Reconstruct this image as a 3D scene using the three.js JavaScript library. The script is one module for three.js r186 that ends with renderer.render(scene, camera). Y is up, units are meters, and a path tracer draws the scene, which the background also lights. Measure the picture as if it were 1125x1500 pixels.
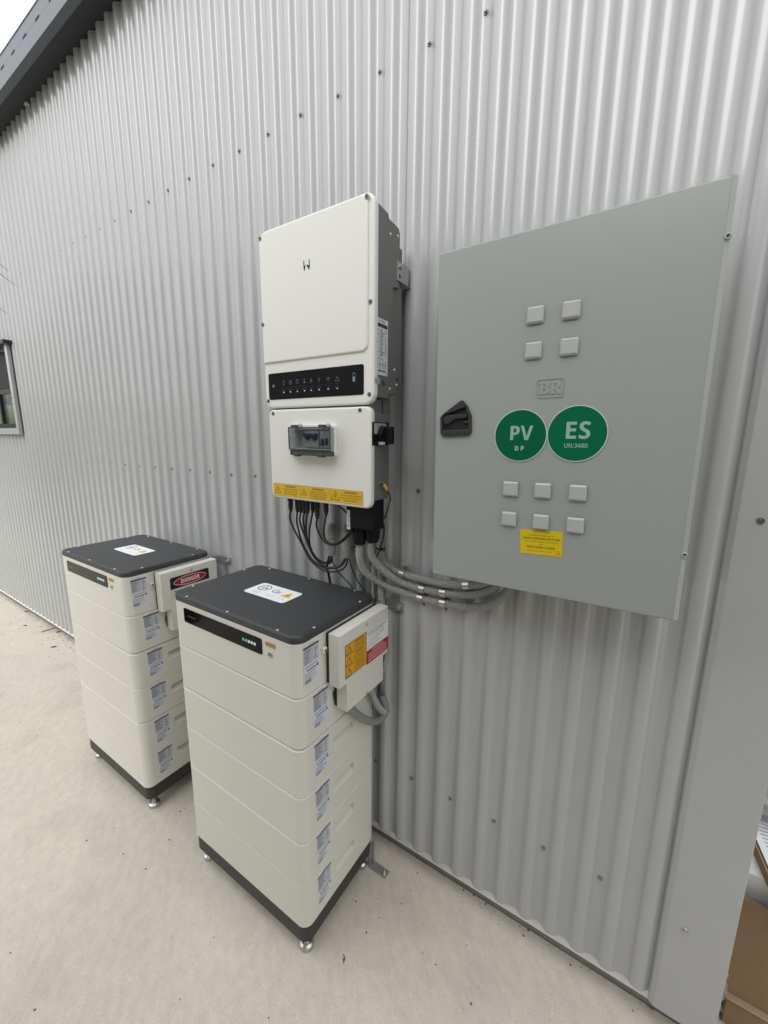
import * as THREE from 'three';
import { RoundedBoxGeometry } from 'three/addons/geometries/RoundedBoxGeometry.js';
import { TextGeometry } from 'three/addons/geometries/TextGeometry.js';
import { FontLoader } from 'three/addons/loaders/FontLoader.js';
import { mergeGeometries, mergeVertices } from 'three/addons/utils/BufferGeometryUtils.js';
import { Brush, Evaluator, SUBTRACTION } from 'three-bvh-csg';
import { createNoise2D } from 'simplex-noise';

// ------------------------------------------------------------------ camera, sky, sun, exposure
const scene = new THREE.Scene();
const renderer = new THREE.WebGLRenderer({ antialias: true });
renderer.toneMapping = THREE.LinearToneMapping;
renderer.toneMappingExposure = 1.07;
renderer.shadowMap.enabled = true;
const FPX = 591.37, YAW = 0.5714, PITCH = 0.1853, ROLL = 0.0092;
const camera = new THREE.PerspectiveCamera(2 * Math.atan(750 / FPX) * 180 / Math.PI, 0.75, 0.02, 900);
camera.position.set(0.442, 1.5906, 1.1098);
{
  const fw = new THREE.Vector3(-Math.sin(YAW) * Math.cos(PITCH), -Math.sin(PITCH), -Math.cos(YAW) * Math.cos(PITCH));
  const r = new THREE.Vector3().crossVectors(fw, new THREE.Vector3(0, 1, 0)).normalize();
  const u = new THREE.Vector3().crossVectors(r, fw);
  camera.up.copy(u.multiplyScalar(Math.cos(ROLL)).addScaledVector(r, -Math.sin(ROLL)));
  camera.lookAt(camera.position.clone().add(fw));
}
function rng(seed) { let s = seed >>> 0; return () => { s = (s + 0x6d2b79f5) | 0; let t = Math.imul(s ^ (s >>> 15), 1 | s); t = (t + Math.imul(t ^ (t >>> 7), 61 | t)) ^ t; return ((t ^ (t >>> 14)) >>> 0) / 4294967296; }; }
const rand = rng(77);
const n2 = createNoise2D(rng(5)), n2b = createNoise2D(rng(9));
const SUN = new THREE.Vector3(0.02, 0.56, 0.83).normalize();
{ // overcast sky: bright zenith, soft cloud bands, pale horizon
  const W = 512, H = 256, d = new Float32Array(W * H * 4);
  for (let j = 0; j < H; j++) for (let i = 0; i < W; i++) {
    const el = ((j + 0.5) / H - 0.5) * Math.PI, az = ((i + 0.5) / W - 0.5) * 2 * Math.PI, k = (j * W + i) * 4;
    let L, c;
    if (el >= 0) {
      const s = Math.sin(el);
      const cx = Math.cos(az) / (s + 0.35), cz = Math.sin(az) / (s + 0.35);
      const cl = 0.5 * n2(cx * 1.3, cz * 1.3) + 0.3 * n2(cx * 3.1, cz * 3.1);
      const dx = Math.cos(az) * Math.cos(el), dz = Math.sin(az) * Math.cos(el), f = Math.max(0, dx * SUN.x + s * SUN.y + dz * SUN.z);
      L = (0.66 + 1.2 * s + 0.85 * f ** 4 + 1.3 * f ** 24) * (1 + 0.12 * cl);
      c = [0.98, 1.0, 1.02];
    } else { L = 0.3; c = [1, 0.97, 0.9]; }
    d[k] = L * c[0]; d[k + 1] = L * c[1]; d[k + 2] = L * c[2]; d[k + 3] = 1;
  }
  const t = new THREE.DataTexture(d, W, H, THREE.RGBAFormat, THREE.FloatType);
  t.mapping = THREE.EquirectangularReflectionMapping; t.magFilter = THREE.LinearFilter; t.needsUpdate = true;
  scene.background = t; scene.environment = t;
}
const sun = new THREE.DirectionalLight(0xfff9f0, 0.5);
sun.position.copy(SUN).multiplyScalar(12); sun.castShadow = true; sun.shadow.radius = 40;
sun.shadow.mapSize.set(2048, 2048);
Object.assign(sun.shadow.camera, { left: -8, right: 8, top: 8, bottom: -8, near: 0.5, far: 40 });
scene.add(sun);

// ------------------------------------------------------------------ helpers
function toCreasedNormals(g0, angle) { // area-weighted, so flat faces stay flat beside their rounded edges
  const g = g0.index ? g0.toNonIndexed() : g0, p = g.attributes.position, n = p.count, fn = [], map = new Map(), key = [];
  const a = new THREE.Vector3(), b = new THREE.Vector3(), c = new THREE.Vector3();
  for (let i = 0; i < n; i += 3) { a.fromBufferAttribute(p, i); b.fromBufferAttribute(p, i + 1); c.fromBufferAttribute(p, i + 2); fn.push(c.sub(b).cross(a.sub(b)).clone()); }
  for (let i = 0; i < n; i++) { const k = Math.round(p.getX(i) * 2e5) + '_' + Math.round(p.getY(i) * 2e5) + '_' + Math.round(p.getZ(i) * 2e5); key.push(k); if (!map.has(k)) map.set(k, []); map.get(k).push((i / 3) | 0); }
  const out = new Float32Array(n * 3), ca = Math.cos(angle), s = new THREE.Vector3();
  for (let i = 0; i < n; i++) { const f = fn[(i / 3) | 0], l = f.length() || 1; s.set(0, 0, 0); for (const j of map.get(key[i])) { const h = fn[j]; if (h.dot(f) >= ca * l * (h.length() || 1)) s.add(h); } s.normalize(); out.set([s.x, s.y, s.z], i * 3); }
  g.setAttribute('normal', new THREE.BufferAttribute(out, 3)); return g;
}
const lin = (r, g, b) => new THREE.Color().setRGB(r, g, b);
function mat(r, g, b, rough = 0.6, o = {}) {
  const phys = ['transmission', 'clearcoat', 'sheen'].some((k) => k in o);
  return new (phys ? THREE.MeshPhysicalMaterial : THREE.MeshStandardMaterial)({ color: lin(r, g, b), roughness: rough, ...o });
}
function canvasTex(w, h, draw) {
  const c = document.createElement('canvas'); c.width = w; c.height = h;
  const g = c.getContext('2d'); draw(g, w, h);
  const t = new THREE.CanvasTexture(c); t.colorSpace = THREE.SRGBColorSpace; t.anisotropy = 8; return t;
}
function dataTex(w, h, f, srgb = false) {
  const d = new Uint8Array(w * h * 4);
  for (let j = 0; j < h; j++) for (let i = 0; i < w; i++) { const v = f(i, j), k = (j * w + i) * 4; for (let c = 0; c < 3; c++) d[k + c] = Math.max(0, Math.min(255, Math.round((Array.isArray(v) ? v[c] : v) * 255))); d[k + 3] = 255; }
  const t = new THREE.DataTexture(d, w, h); t.magFilter = THREE.LinearFilter; t.minFilter = THREE.LinearFilter;
  t.wrapS = t.wrapT = THREE.RepeatWrapping; if (srgb) t.colorSpace = THREE.SRGBColorSpace; t.needsUpdate = true; return t;
}
const used = {};
function numbered(n) { const k = used[n] = (used[n] ?? -1) + 1; return k ? n + '_' + String(k).padStart(3, '0') : n; }
function thing(name, label, category, [x, y, z] = [0, 0, 0], group) {
  const o = new THREE.Group(); o.name = numbered(name); o.position.set(x, y, z); o.wb = [x, y, z];
  o.userData = { label, category }; if (group) o.userData.group = group;
  scene.add(o); return o;
}
// geometry g is given in world coordinates of the first copy; it is moved into its thing's frame
function part(parent, name, g, m, label) {
  const b = parent.wb ?? [0, 0, 0];
  if (b[0] || b[1] || b[2]) g.translate(-b[0], -b[1], -b[2]);
  const o = new THREE.Mesh(g, m); o.name = name; o.wb = b; o.castShadow = o.receiveShadow = true;
  if (label) o.userData.label = label;
  parent.add(o); return o;
}
// a part that shares its geometry with its twins: placed by position
function placed(parent, name, g, m, [x, y, z], rot) {
  const b = parent.wb ?? [0, 0, 0]; const o = new THREE.Mesh(g, m); o.name = name; o.castShadow = o.receiveShadow = true;
  o.position.set(x - b[0], y - b[1], z - b[2]); if (rot) o.rotation.set(...rot); o.wb = [x, y, z]; parent.add(o); return o;
}
function single(name, label, category, g, m, base, group) { // a thing that is one mesh
  g.translate(-base[0], -base[1], -base[2]);
  const o = new THREE.Mesh(g, m); o.name = numbered(name); o.position.set(...base); o.castShadow = o.receiveShadow = true; o.wb = base;
  o.userData = { label, category }; if (group) o.userData.group = group; scene.add(o); return o;
}
function struct(name, g, m) { const o = new THREE.Mesh(g, m); o.name = numbered(name); o.userData.kind = 'structure'; o.castShadow = o.receiveShadow = true; scene.add(o); return o; }
function rrect(x0, y0, x1, y1, r) {
  const s = new THREE.Shape(), [a, b, c, d] = Array.isArray(r) ? r : [r, r, r, r]; // radii: bl, br, tr, tl
  s.moveTo(x0 + a, y0); s.lineTo(x1 - b, y0); if (b) s.absarc(x1 - b, y0 + b, b, -Math.PI / 2, 0);
  s.lineTo(x1, y1 - c); if (c) s.absarc(x1 - c, y1 - c, c, 0, Math.PI / 2);
  s.lineTo(x0 + d, y1); if (d) s.absarc(x0 + d, y1 - d, d, Math.PI / 2, Math.PI);
  s.lineTo(x0, y0 + a); if (a) s.absarc(x0 + a, y0 + a, a, Math.PI, Math.PI * 1.5); return s;
}
function poly(pts) { const s = new THREE.Shape(); pts.forEach((p, i) => (i ? s.lineTo(p[0], p[1]) : s.moveTo(p[0], p[1]))); s.closePath(); return s; }
function extrude(shape, z0, z1, bev = 0, seg = 2, cs = 10) {
  const g = new THREE.ExtrudeGeometry(shape, { depth: z1 - z0 - 2 * bev, bevelEnabled: bev > 0, bevelThickness: bev, bevelSize: bev, bevelOffset: -bev, bevelSegments: seg, curveSegments: cs });
  g.translate(0, 0, z0 + bev); return bev || cs > 1 ? toCreasedNormals(g, 0.6) : g;
}
const upright = (g) => g.rotateX(-Math.PI / 2);           // shape (x, -z) -> floor plane, extrusion -> up
const sideways = (g, x, y, z) => g.rotateY(Math.PI / 2).translate(x, y, z); // faces +x, local x runs to -z
function block(x0, x1, z0, z1, y0, y1, r, bev = 0, seg = 2) { return upright(extrude(rrect(x0, -z1, x1, -z0, r), y0, y1, bev, seg)); }
function box(x0, x1, y0, y1, z0, z1, r = 0) {
  const w = x1 - x0, h = y1 - y0, d = z1 - z0;
  const g = r ? new RoundedBoxGeometry(w, h, d, 2, r) : new THREE.BoxGeometry(w, h, d);
  return g.translate((x0 + x1) / 2, (y0 + y1) / 2, (z0 + z1) / 2);
}
function decalGeo(w, h, r = 0, t = 0.0008) {
  const g = new THREE.ExtrudeGeometry(rrect(0, 0, w, h, r), { depth: t, bevelEnabled: false, curveSegments: 8 });
  const p = g.attributes.position, uv = g.attributes.uv;
  for (let i = 0; i < p.count; i++) uv.setXY(i, p.getX(i) / w, p.getY(i) / h);
  return g;
}
const facing = { z: (x0, y0, z, w, h, r, t) => decalGeo(w, h, r, t).translate(x0, y0, z), x: (zl, y0, x, w, h, r, t) => decalGeo(w, h, r, t).rotateY(Math.PI / 2).translate(x, y0, zl), y: (x0, zf, y, w, h, r, t) => decalGeo(w, h, r, t).rotateX(-Math.PI / 2).translate(x0, y, zf) };
const V = (a) => new THREE.Vector3(...a);
function cable(pts, r, rad = 8, n = 48) { return new THREE.TubeGeometry(new THREE.CatmullRomCurve3(pts.map(V), false, 'centripetal'), n, r, rad, false); }
function ribbed(pts, r, pitch = 0.0068, amp = 0.0022, rad = 14) { // corrugated flexible conduit
  const c = new THREE.CatmullRomCurve3(pts.map(V), false, 'centripetal'); c.arcLengthDivisions = 400;
  const len = c.getLength(), n = Math.round(len / pitch * 6), g = new THREE.TubeGeometry(c, n, 1, rad, false);
  const p = g.attributes.position, nn = g.attributes.normal;
  for (let i = 0; i <= n; i++) {
    const o = c.getPointAt(i / n), ph = (i / 6) * 2 * Math.PI, w = Math.max(-0.6, Math.cos(ph)), rr = r - amp + amp * w, sl = Math.sin(ph) * (Math.cos(ph) > -0.6 ? 1 : 0) * amp * 2 * Math.PI / pitch;
    const tan = c.getTangentAt(i / n);
    for (let j = 0; j <= rad; j++) { const k = i * (rad + 1) + j, N = new THREE.Vector3().fromBufferAttribute(nn, k); p.setXYZ(k, o.x + N.x * rr, o.y + N.y * rr, o.z + N.z * rr); N.addScaledVector(tan, sl).normalize(); nn.setXYZ(k, N.x, N.y, N.z); }
  }
  return g;
}
const cyl = (r0, r1, h, n = 20) => new THREE.CylinderGeometry(r0, r1, h, n);
const cylZ = (r, z0, z1, x, y, n = 20, r2 = r) => new THREE.CylinderGeometry(r2, r, z1 - z0, n).rotateX(Math.PI / 2).translate(x, y, (z0 + z1) / 2);
const cylX = (r, x0, x1, y, z, n = 20, r2 = r) => new THREE.CylinderGeometry(r2, r, x1 - x0, n).rotateZ(-Math.PI / 2).translate((x0 + x1) / 2, y, z);
const cylY = (r, y0, y1, x, z, n = 20, r2 = r) => new THREE.CylinderGeometry(r2, r, y1 - y0, n).translate(x, (y0 + y1) / 2, z);
const merge = (...g) => mergeGeometries(g.map((q) => { const k = q.index ? q.toNonIndexed() : q; for (const a of Object.keys(k.attributes)) if (!['position', 'normal', 'uv'].includes(a)) k.deleteAttribute(a); return k; }));
function domeScrew(r = 0.006, h = 0.004) { // hex-flange screw facing +z
  return merge(cylZ(r, 0, h * 0.3, 0, 0, 14, r * 0.92), new THREE.CylinderGeometry(r * 0.58, r * 0.62, h, 6).rotateX(Math.PI / 2).translate(0, 0, h * 0.8));
}

// ------------------------------------------------------------------ materials
const soft = dataTex(512, 512, (i, j) => { const x = i / 512 * 2 * Math.PI, y = j / 512 * 2 * Math.PI; const a = n2(Math.cos(x) * 1.2 + 3, Math.sin(x) * 1.2 + Math.cos(y) * 1.5), b = n2b(Math.cos(y) * 4 + Math.sin(x) * 4, Math.sin(y) * 4 + Math.cos(x) * 4), c = n2(i * 0.5, j * 0.5); return 0.95 + 0.012 * a + 0.008 * b + 0.012 * c; });
const speck = dataTex(512, 512, (i, j) => 0.5 + 0.22 * n2(i * 0.43, j * 0.43) + 0.2 * n2b(i * 0.17, j * 0.17));
const smudge = dataTex(512, 512, (i, j) => { const a = n2(i * 0.012, j * 0.02), b = n2b(i * 0.05, j * 0.035), c = n2(i * 0.21, j * 0.21); return 0.82 + 0.07 * a + 0.05 * b + 0.03 * c; });
const M = {
  wall: mat(0.45, 0.454, 0.454, 0.3, { map: soft, clearcoat: 0.55, clearcoatRoughness: 0.09 }),
  wallPlain: mat(0.47, 0.475, 0.475, 0.45),
  wallScrew: mat(0.33, 0.33, 0.32, 0.4, { metalness: 0.85 }),
  steel: mat(0.55, 0.54, 0.51, 0.32, { metalness: 1 }),
  darkSteel: mat(0.2, 0.2, 0.2, 0.4, { metalness: 0.8 }),
  zinc: mat(0.42, 0.42, 0.42, 0.45, { metalness: 0.75 }),
  eave: mat(0.018, 0.021, 0.028, 0.5),
  gutter: mat(0.1, 0.115, 0.135, 0.3),
  gutterSlot: mat(0.01, 0.01, 0.012, 0.8),
  concreteDark: mat(0.5, 0.485, 0.43, 0.95, { map: speck }),
  baseStrip: mat(0.88, 0.88, 0.86, 0.7),
  batt: mat(0.7, 0.682, 0.612, 0.34),
  lid: mat(0.04, 0.041, 0.043, 0.5, { bumpMap: speck, bumpScale: 0.0001 }),
  plinth: mat(0.03, 0.03, 0.03, 0.5),
  
  black: mat(0.006, 0.006, 0.007, 0.55, { clearcoat: 0, specularIntensity: 0.4 }),
  blackSoft: mat(0.02, 0.02, 0.022, 0.65),
  dgrey: mat(0.05, 0.052, 0.055, 0.5),
  invWhite: mat(0.74, 0.735, 0.69, 0.38, { roughnessMap: smudge }),
  invBody: mat(0.14, 0.14, 0.133, 0.45),
  door: mat(0.325, 0.345, 0.325, 0.32),

  conduit: mat(0.38, 0.38, 0.36, 0.45),
  conduitSmooth: mat(0.24, 0.245, 0.23, 0.4),
  cable: mat(0.012, 0.011, 0.011, 0.4),
  cableRed: mat(0.025, 0.011, 0.01, 0.45),
  green: mat(0.01, 0.075, 0.04, 0.45),
  yellow: mat(0.72, 0.5, 0.02, 0.45),
  white: mat(0.8, 0.8, 0.79, 0.5),
  pcGrey: mat(0.5, 0.51, 0.5, 0.4),
  blue: mat(0.012, 0.035, 0.09, 0.4),
  smoke: mat(0.78, 0.8, 0.8, 0.06, { transmission: 1, thickness: 0, ior: 1.45 }),
  glass: mat(0.85, 0.9, 0.9, 0.02, { transmission: 1, thickness: 0, ior: 1.52 }),
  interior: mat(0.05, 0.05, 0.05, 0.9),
  mesh: mat(0.012, 0.013, 0.013, 0.7),
  frameBlack: mat(0.012, 0.013, 0.014, 0.35),
  card: mat(0.3, 0.19, 0.1, 0.85, { map: soft }),
  cardDark: mat(0.13, 0.065, 0.035, 0.9, { map: soft }),
  foam: mat(0.82, 0.82, 0.81, 0.75),
  tape: mat(0.42, 0.3, 0.2, 0.3),
  bag: mat(0.85, 0.86, 0.88, 0.25, { transmission: 0.75, thickness: 0 }),
  leafGreen: mat(0.05, 0.085, 0.03, 0.55, { side: THREE.DoubleSide }),
  bark: mat(0.12, 0.09, 0.06, 0.95),
  litter: mat(0.09, 0.07, 0.05, 0.9),
  ledWhite: mat(0.7, 0.75, 0.75, 0.4, { emissive: lin(0.8, 0.9, 0.9), emissiveIntensity: 0.12 }),
  ledGreen: mat(0.1, 0.4, 0.24, 0.4, { emissive: lin(0.3, 1.0, 0.6), emissiveIntensity: 0.12 }),
};
M.litBossPaint = mat(0.42, 0.435, 0.415, 0.4); // square bosses: door paint made paler for the light on their edges
const sticker = (t, rough = 0.45) => new THREE.MeshStandardMaterial({ map: t, roughness: rough });

// concrete of the path, 6 m by 3 m: mottled, trowelled, faint stains; small pits and grit
const PW = 2048, PH = 1024;
const fbm = (f, x, y, o = 4) => { let s = 0, a = 1, q = 0; for (let i = 0; i < o; i++) { s += a * f(x, y); q += a; a *= 0.5; x = x * 2.03 + 7; y = y * 2.03 - 3; } return s / q; };
const concrete = dataTex(PW, PH, (i, j) => {
  const x = i / PW * 6, y = j / PH * 3, rx = x * 0.8 + y * 0.6, ry = -x * 0.6 + y * 0.8;
  const big = fbm(n2, x * 0.9, y * 0.9), mid = fbm(n2b, x * 3.1, y * 3.1), trowel = fbm(n2, rx * 7, ry * 30, 3), swirl = fbm(n2b, rx * 15 + 30, ry * 22, 3), fine = n2b(i * 0.7, j * 0.7), fine2 = n2(i * 0.31, j * 0.31);
  let v = 0.785 + 0.014 * big + 0.014 * mid + 0.016 * trowel + 0.026 * swirl + 0.024 * fine + 0.018 * fine2;
  const stain = Math.max(0, fbm(n2, x * 1.7 + 40, y * 1.7) - 0.18); v -= 0.08 * stain;
  const pit = n2(i * 0.23 + 900, j * 0.23); if (pit > 0.86) v -= 0.08; const chip = n2b(i * 0.19 + 90, j * 0.19 + 77); if (chip > 0.9) v += 0.06;
  const warm = 0.5 + 0.5 * fbm(n2b, x * 0.7 + 11, y * 0.7);
  return [v * (1.0 + 0.012 * warm), v * (0.968 + 0.004 * warm), v * (0.905 - 0.012 * warm)];
}, true);
const concreteBump = dataTex(512, 512, (i, j) => 0.5 + 0.2 * n2(i * 0.3, j * 0.3) + 0.16 * n2b(i * 0.09, j * 0.09) + 0.1 * n2(i * 0.8, j * 0.8));
M.path = new THREE.MeshStandardMaterial({ map: concrete, roughness: 0.82, bumpMap: concreteBump, bumpScale: 0.0007 });
concrete.wrapS = concrete.wrapT = THREE.MirroredRepeatWrapping;

// ------------------------------------------------------------------ ground, path, hills
function floorUV(g, x0, z0, sx, sz) { const p = g.attributes.position, uv = g.attributes.uv; for (let i = 0; i < p.count; i++) uv.setXY(i, (p.getX(i) - x0) / sx, (p.getZ(i) - z0) / sz); return g; }
struct('concrete_path', floorUV(box(-16, 6, -0.12, 0, -0.0405, 4.6), -4.6, -0.036, 6, 3), M.path);
struct('porch_slab', floorUV(box(0.75, 6, -0.12, -0.002, -4, -0.037), -4.6, -0.036, 6, 3), M.path);
{
  const g = new THREE.PlaneGeometry(800, 800, 1, 1).rotateX(-Math.PI / 2).translate(0, -0.06, 0);
  struct('ground', g, mat(0.1, 0.11, 0.055, 0.95));
  const hy = (a, r) => { const t = THREE.MathUtils.smoothstep(r, 55, 190); return -0.3 + t * (8 + 2.5 * n2(Math.cos(a) * 3 + r * 0.012, Math.sin(a) * 3)) + t * 1.2 * n2b(a * 14, r * 0.05); };
  const h = new THREE.PlaneGeometry(1, 1, 120, 30), p = h.attributes.position; // sweeps from the left, round behind the camera, to the right
  const at = (u, v) => { const a = -0.25 + u * (Math.PI + 0.5), r = 50 + v * 190; return [-Math.cos(a) * r, hy(a, r), Math.sin(a) * r]; };
  for (let i = 0; i < p.count; i++) p.setXYZ(i, ...at(p.getX(i) + 0.5, p.getY(i) + 0.5));
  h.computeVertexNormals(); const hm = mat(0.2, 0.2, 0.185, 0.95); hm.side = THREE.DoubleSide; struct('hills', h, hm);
  const leaf = new THREE.IcosahedronGeometry(1, 1); const lp = leaf.attributes.position;
  for (let i = 0; i < lp.count; i++) { const k = 1 + 0.3 * n2(lp.getX(i) * 2.3, lp.getY(i) * 2.3 + lp.getZ(i)); lp.setXYZ(i, lp.getX(i) * k, lp.getY(i) * k, lp.getZ(i) * k); }
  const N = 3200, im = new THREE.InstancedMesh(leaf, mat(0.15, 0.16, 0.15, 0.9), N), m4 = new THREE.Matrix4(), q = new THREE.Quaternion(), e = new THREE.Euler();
  for (let i = 0; i < N; i++) {
    const [x, y, z] = at(rand(), 0.08 + rand() * 0.75), s = 1.2 + rand() * 1.8;
    m4.compose(new THREE.Vector3(x, y + s * 0.6, z), q.setFromEuler(e.set(rand() * 3, rand() * 6, 0)), new THREE.Vector3(s, s * (1.1 + rand() * 0.5), s)); im.setMatrixAt(i, m4);
    im.setColorAt(i, lin(0.6 + rand() * 0.7, 0.65 + rand() * 0.6, 0.6 + rand() * 0.5));
  }
  im.name = 'distant_woodland'; im.userData = { kind: 'stuff', label: 'far wooded hillside mirrored in the window', category: 'woodland' }; scene.add(im);
}

// ------------------------------------------------------------------ the shed: corrugated wall, flashing, eave, window
const PITCHR = 0.0762, PH0 = 0.004, CX = 0.743, YB = 0.1, YT = 3.37;
const shed = thing('metal_shed', 'pale grey corrugated metal shed wall behind all the equipment', 'building', [0, 0, 0]);
const KP = 1.45, TK = Math.tanh(KP);
const zWall = (x) => 0.002 - 0.008 * Math.tanh(KP * Math.cos(2 * Math.PI * (x - PH0) / PITCHR)) / TK;
const dWall = (x) => { const a = 2 * Math.PI * (x - PH0) / PITCHR, t = Math.tanh(KP * Math.cos(a)); return 0.008 * (1 - t * t) * KP * Math.sin(a) / TK * 2 * Math.PI / PITCHR; };
function sheetGeo(x0, x1, y0, y1, lift0, lift1) {
  const n = Math.max(2, Math.round((x1 - x0) / PITCHR * 28)), pos = [], nor = [], uv = [], idx = [];
  for (let i = 0; i <= n; i++) {
    const x = x0 + (x1 - x0) * i / n, z = zWall(x) + lift0 + (lift1 - lift0) * i / n;
    const s = dWall(x), l = Math.hypot(s, 1);
    for (const y of [y0, y1]) { pos.push(x, y, z); nor.push(-s / l, 0, 1 / l); uv.push(x / 1.9, y / 1.9); }
    if (i < n) { const k = i * 2; idx.push(k, k + 2, k + 1, k + 1, k + 2, k + 3); }
  }
  { // folded right-hand and lower edges, 1.2 mm thick
    const k = pos.length / 3, x = x1, z = zWall(x1) + lift1;
    pos.push(x, y0, z, x, y1, z, x, y0, z - 0.0013, x, y1, z - 0.0013); for (let q = 0; q < 4; q++) { nor.push(1, 0, 0); uv.push(0, 0); }
    idx.push(k, k + 2, k + 1, k + 1, k + 2, k + 3);
  }
  const g = new THREE.BufferGeometry(); g.setAttribute('position', new THREE.Float32BufferAttribute(pos, 3)); g.setAttribute('normal', new THREE.Float32BufferAttribute(nor, 3)); g.setAttribute('uv', new THREE.Float32BufferAttribute(uv, 2)); g.setIndex(idx); return g;
}
M.wall.side = THREE.DoubleSide;
const WX0 = -4.9, WX1 = -3.44, WY0 = 1.6, WY1 = 2.22; // window opening
for (let k = 0; k < 12; k++) {
  const b = k === 0 ? 0.62 : 0.557 - 0.762 * (k - 1), a = (k === 0 ? 0.557 : 0.557 - 0.762 * k) - 0.012, L = (x) => 0.001 * (x - a) / 0.762;
  const cuts = [a, ...[WX0, WX1].filter((w) => w > a && w < b), b];
  for (let i = 0; i + 1 < cuts.length; i++) {
    const [p, q] = [cuts[i], cuts[i + 1]], inside = p >= WX0 - 1e-6 && q <= WX1 + 1e-6;
    for (const [y0, y1] of inside ? [[YB, WY0], [WY1, YT]] : [[YB, YT]]) part(shed, 'wall_sheet', sheetGeo(p, q, y0, y1, L(p), L(q)), M.wall);
  }
}
{ // corner flashing with hemmed lip, wraps round the corner
  const prof = [[0.6035, -0.004], [0.6065, 0.006], [0.616, 0.0125], [0.62, 0.0132], [0.7415, 0.0132], [0.743, 0.012], [0.743, -0.2]];
  const pos = [], uv = [], idx = [];
  prof.forEach(([x, z], i) => { for (const y of [0.083, YT]) { pos.push(x, y, z); uv.push((x - z) / 1.9, y / 1.9); } if (i < prof.length - 1) { const k = i * 2; idx.push(k, k + 2, k + 1, k + 1, k + 2, k + 3); } });
  let g = new THREE.BufferGeometry(); g.setAttribute('position', new THREE.Float32BufferAttribute(pos, 3)); g.setAttribute('uv', new THREE.Float32BufferAttribute(uv, 2)); g.setIndex(idx); g.computeVertexNormals(); g = toCreasedNormals(g, 0.3);
  part(shed, 'corner_flashing', g, M.wall);
  const cs = domeScrew(0.0072, 0.005);
  for (const y of [0.371, 1.428, 2.598]) placed(shed, 'screw', cs, M.steel, [0.652, y, 0.0132], [0, 0, 0.3 + y]);
}
{
  const sg = domeScrew(0.0072, 0.0055);
  const row = (y, k0, k1) => { for (let k = k0; k <= k1; k++) placed(shed, 'screw', sg, M.wallScrew, [PH0 - 0.1524 * k + (rand() - 0.5) * 0.004, y + (rand() - 0.5) * 0.006, -0.0055], [(rand() - 0.5) * 0.1, (rand() - 0.5) * 0.1, rand() * 3]); };
  row(2.598, -4, 30); row(1.424, -4, 30); row(0.377, -4, 14);
}
part(shed, 'slab_edge', box(-12, 0.75, -0.1, 0.018, -6, -0.044), M.concreteDark);
part(shed, 'base_strip', box(-12, 0.742, 0.0425, 0.13, -0.033, -0.026), M.baseStrip);
part(shed, 'side_wall', box(0.70, 0.742, 0.02, YT, -6, -0.21), M.wallPlain);
{ // inner lining round the window opening and behind the sheet
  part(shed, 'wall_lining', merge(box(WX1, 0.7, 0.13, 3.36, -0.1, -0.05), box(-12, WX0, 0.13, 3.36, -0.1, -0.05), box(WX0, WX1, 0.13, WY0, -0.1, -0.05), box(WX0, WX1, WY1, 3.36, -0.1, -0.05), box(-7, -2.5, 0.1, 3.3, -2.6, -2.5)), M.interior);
}
// eave: dark soffit, fascia, gutter with overflow slots, roof
part(shed, 'soffit', box(-12, 0.9, 3.362, 3.374, -0.2, 0.083), M.eave);
part(shed, 'fascia', box(-12, 0.9, 3.375, 3.5, 0.02, 0.078), M.eave);
{
  const gut = part(shed, 'gutter', merge(box(-12, 0.9, 3.358, 3.3615, 0.0845, 0.118), box(-12, 0.9, 3.356, 3.4255, 0.1165, 0.1195), box(-12, 0.9, 3.428, 3.487, 0.1155, 0.1185), box(-12, 0.9, 3.4835, 3.489, 0.108, 0.1205)), M.gutter);
  const sg = new THREE.BoxGeometry(0.042, 0.0085, 0.004);
  for (let k = -12; k < 40; k++) placed(gut, 'overflow_slot', sg, M.gutterSlot, [-2.5434 + 0.0, 3.4285, 0.1183].map((v, i) => (i ? v : v - 0.155 * k)));
  part(shed, 'gutter_clip', merge(box(-2.622, -2.592, 3.352, 3.3605, 0.0, 0.02), box(-2.622, -2.592, 3.335, 3.356, 0.0, 0.004)), M.wallPlain);
  const roof = box(-12, 0.9, 3.495, 3.52, -6.2, 0.1); const p = roof.attributes.position; for (let i = 0; i < p.count; i++) p.setY(i, p.getY(i) + (0.1 - p.getZ(i)) * 0.2); roof.computeVertexNormals();
  part(shed, 'roof', roof, M.gutter);
}
{ // window
  const w = part(shed, 'window', merge(box(WX0, WX1, 1.618, 1.66, -0.04, 0.012), box(WX0, WX1, 2.17, 2.215, -0.04, 0.012), box(-3.485, WX1 - 0.001, 1.66, 2.17, -0.04, 0.011), box(WX0, WX0 + 0.045, 1.66, 2.17, -0.04, 0.011)), M.frameBlack);
  part(w, 'trim', merge(box(-3.452, -3.407, 1.626, 2.2, 0.0125, 0.034), box(-5.0, -3.407, 1.58, 1.6255, 0.0125, 0.036)), M.wall);
  part(w, 'head_flashing', merge(box(-5.0, -3.372, 2.2005, 2.226, 0.0, 0.058), box(-3.406, -3.388, 1.585, 2.2, 0.0, 0.014)), M.frameBlack);
  part(w, 'mullion', merge(box(-3.845, -3.815, 1.66, 1.88, -0.03, 0.009)), M.frameBlack);
  part(w, 'rail', box(-4.85, -3.486, 1.88, 1.91, -0.03, 0.01), M.frameBlack);
  part(w, 'fly_screen', box(-4.85, -3.486, 1.911, 2.169, -0.006, -0.004), M.mesh);
  for (const [a, b] of [[-4.85, -3.846], [-3.814, -3.486]]) part(w, 'pane', box(a, b, 1.661, 1.879, -0.006, -0.002), M.glass);
}

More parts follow.
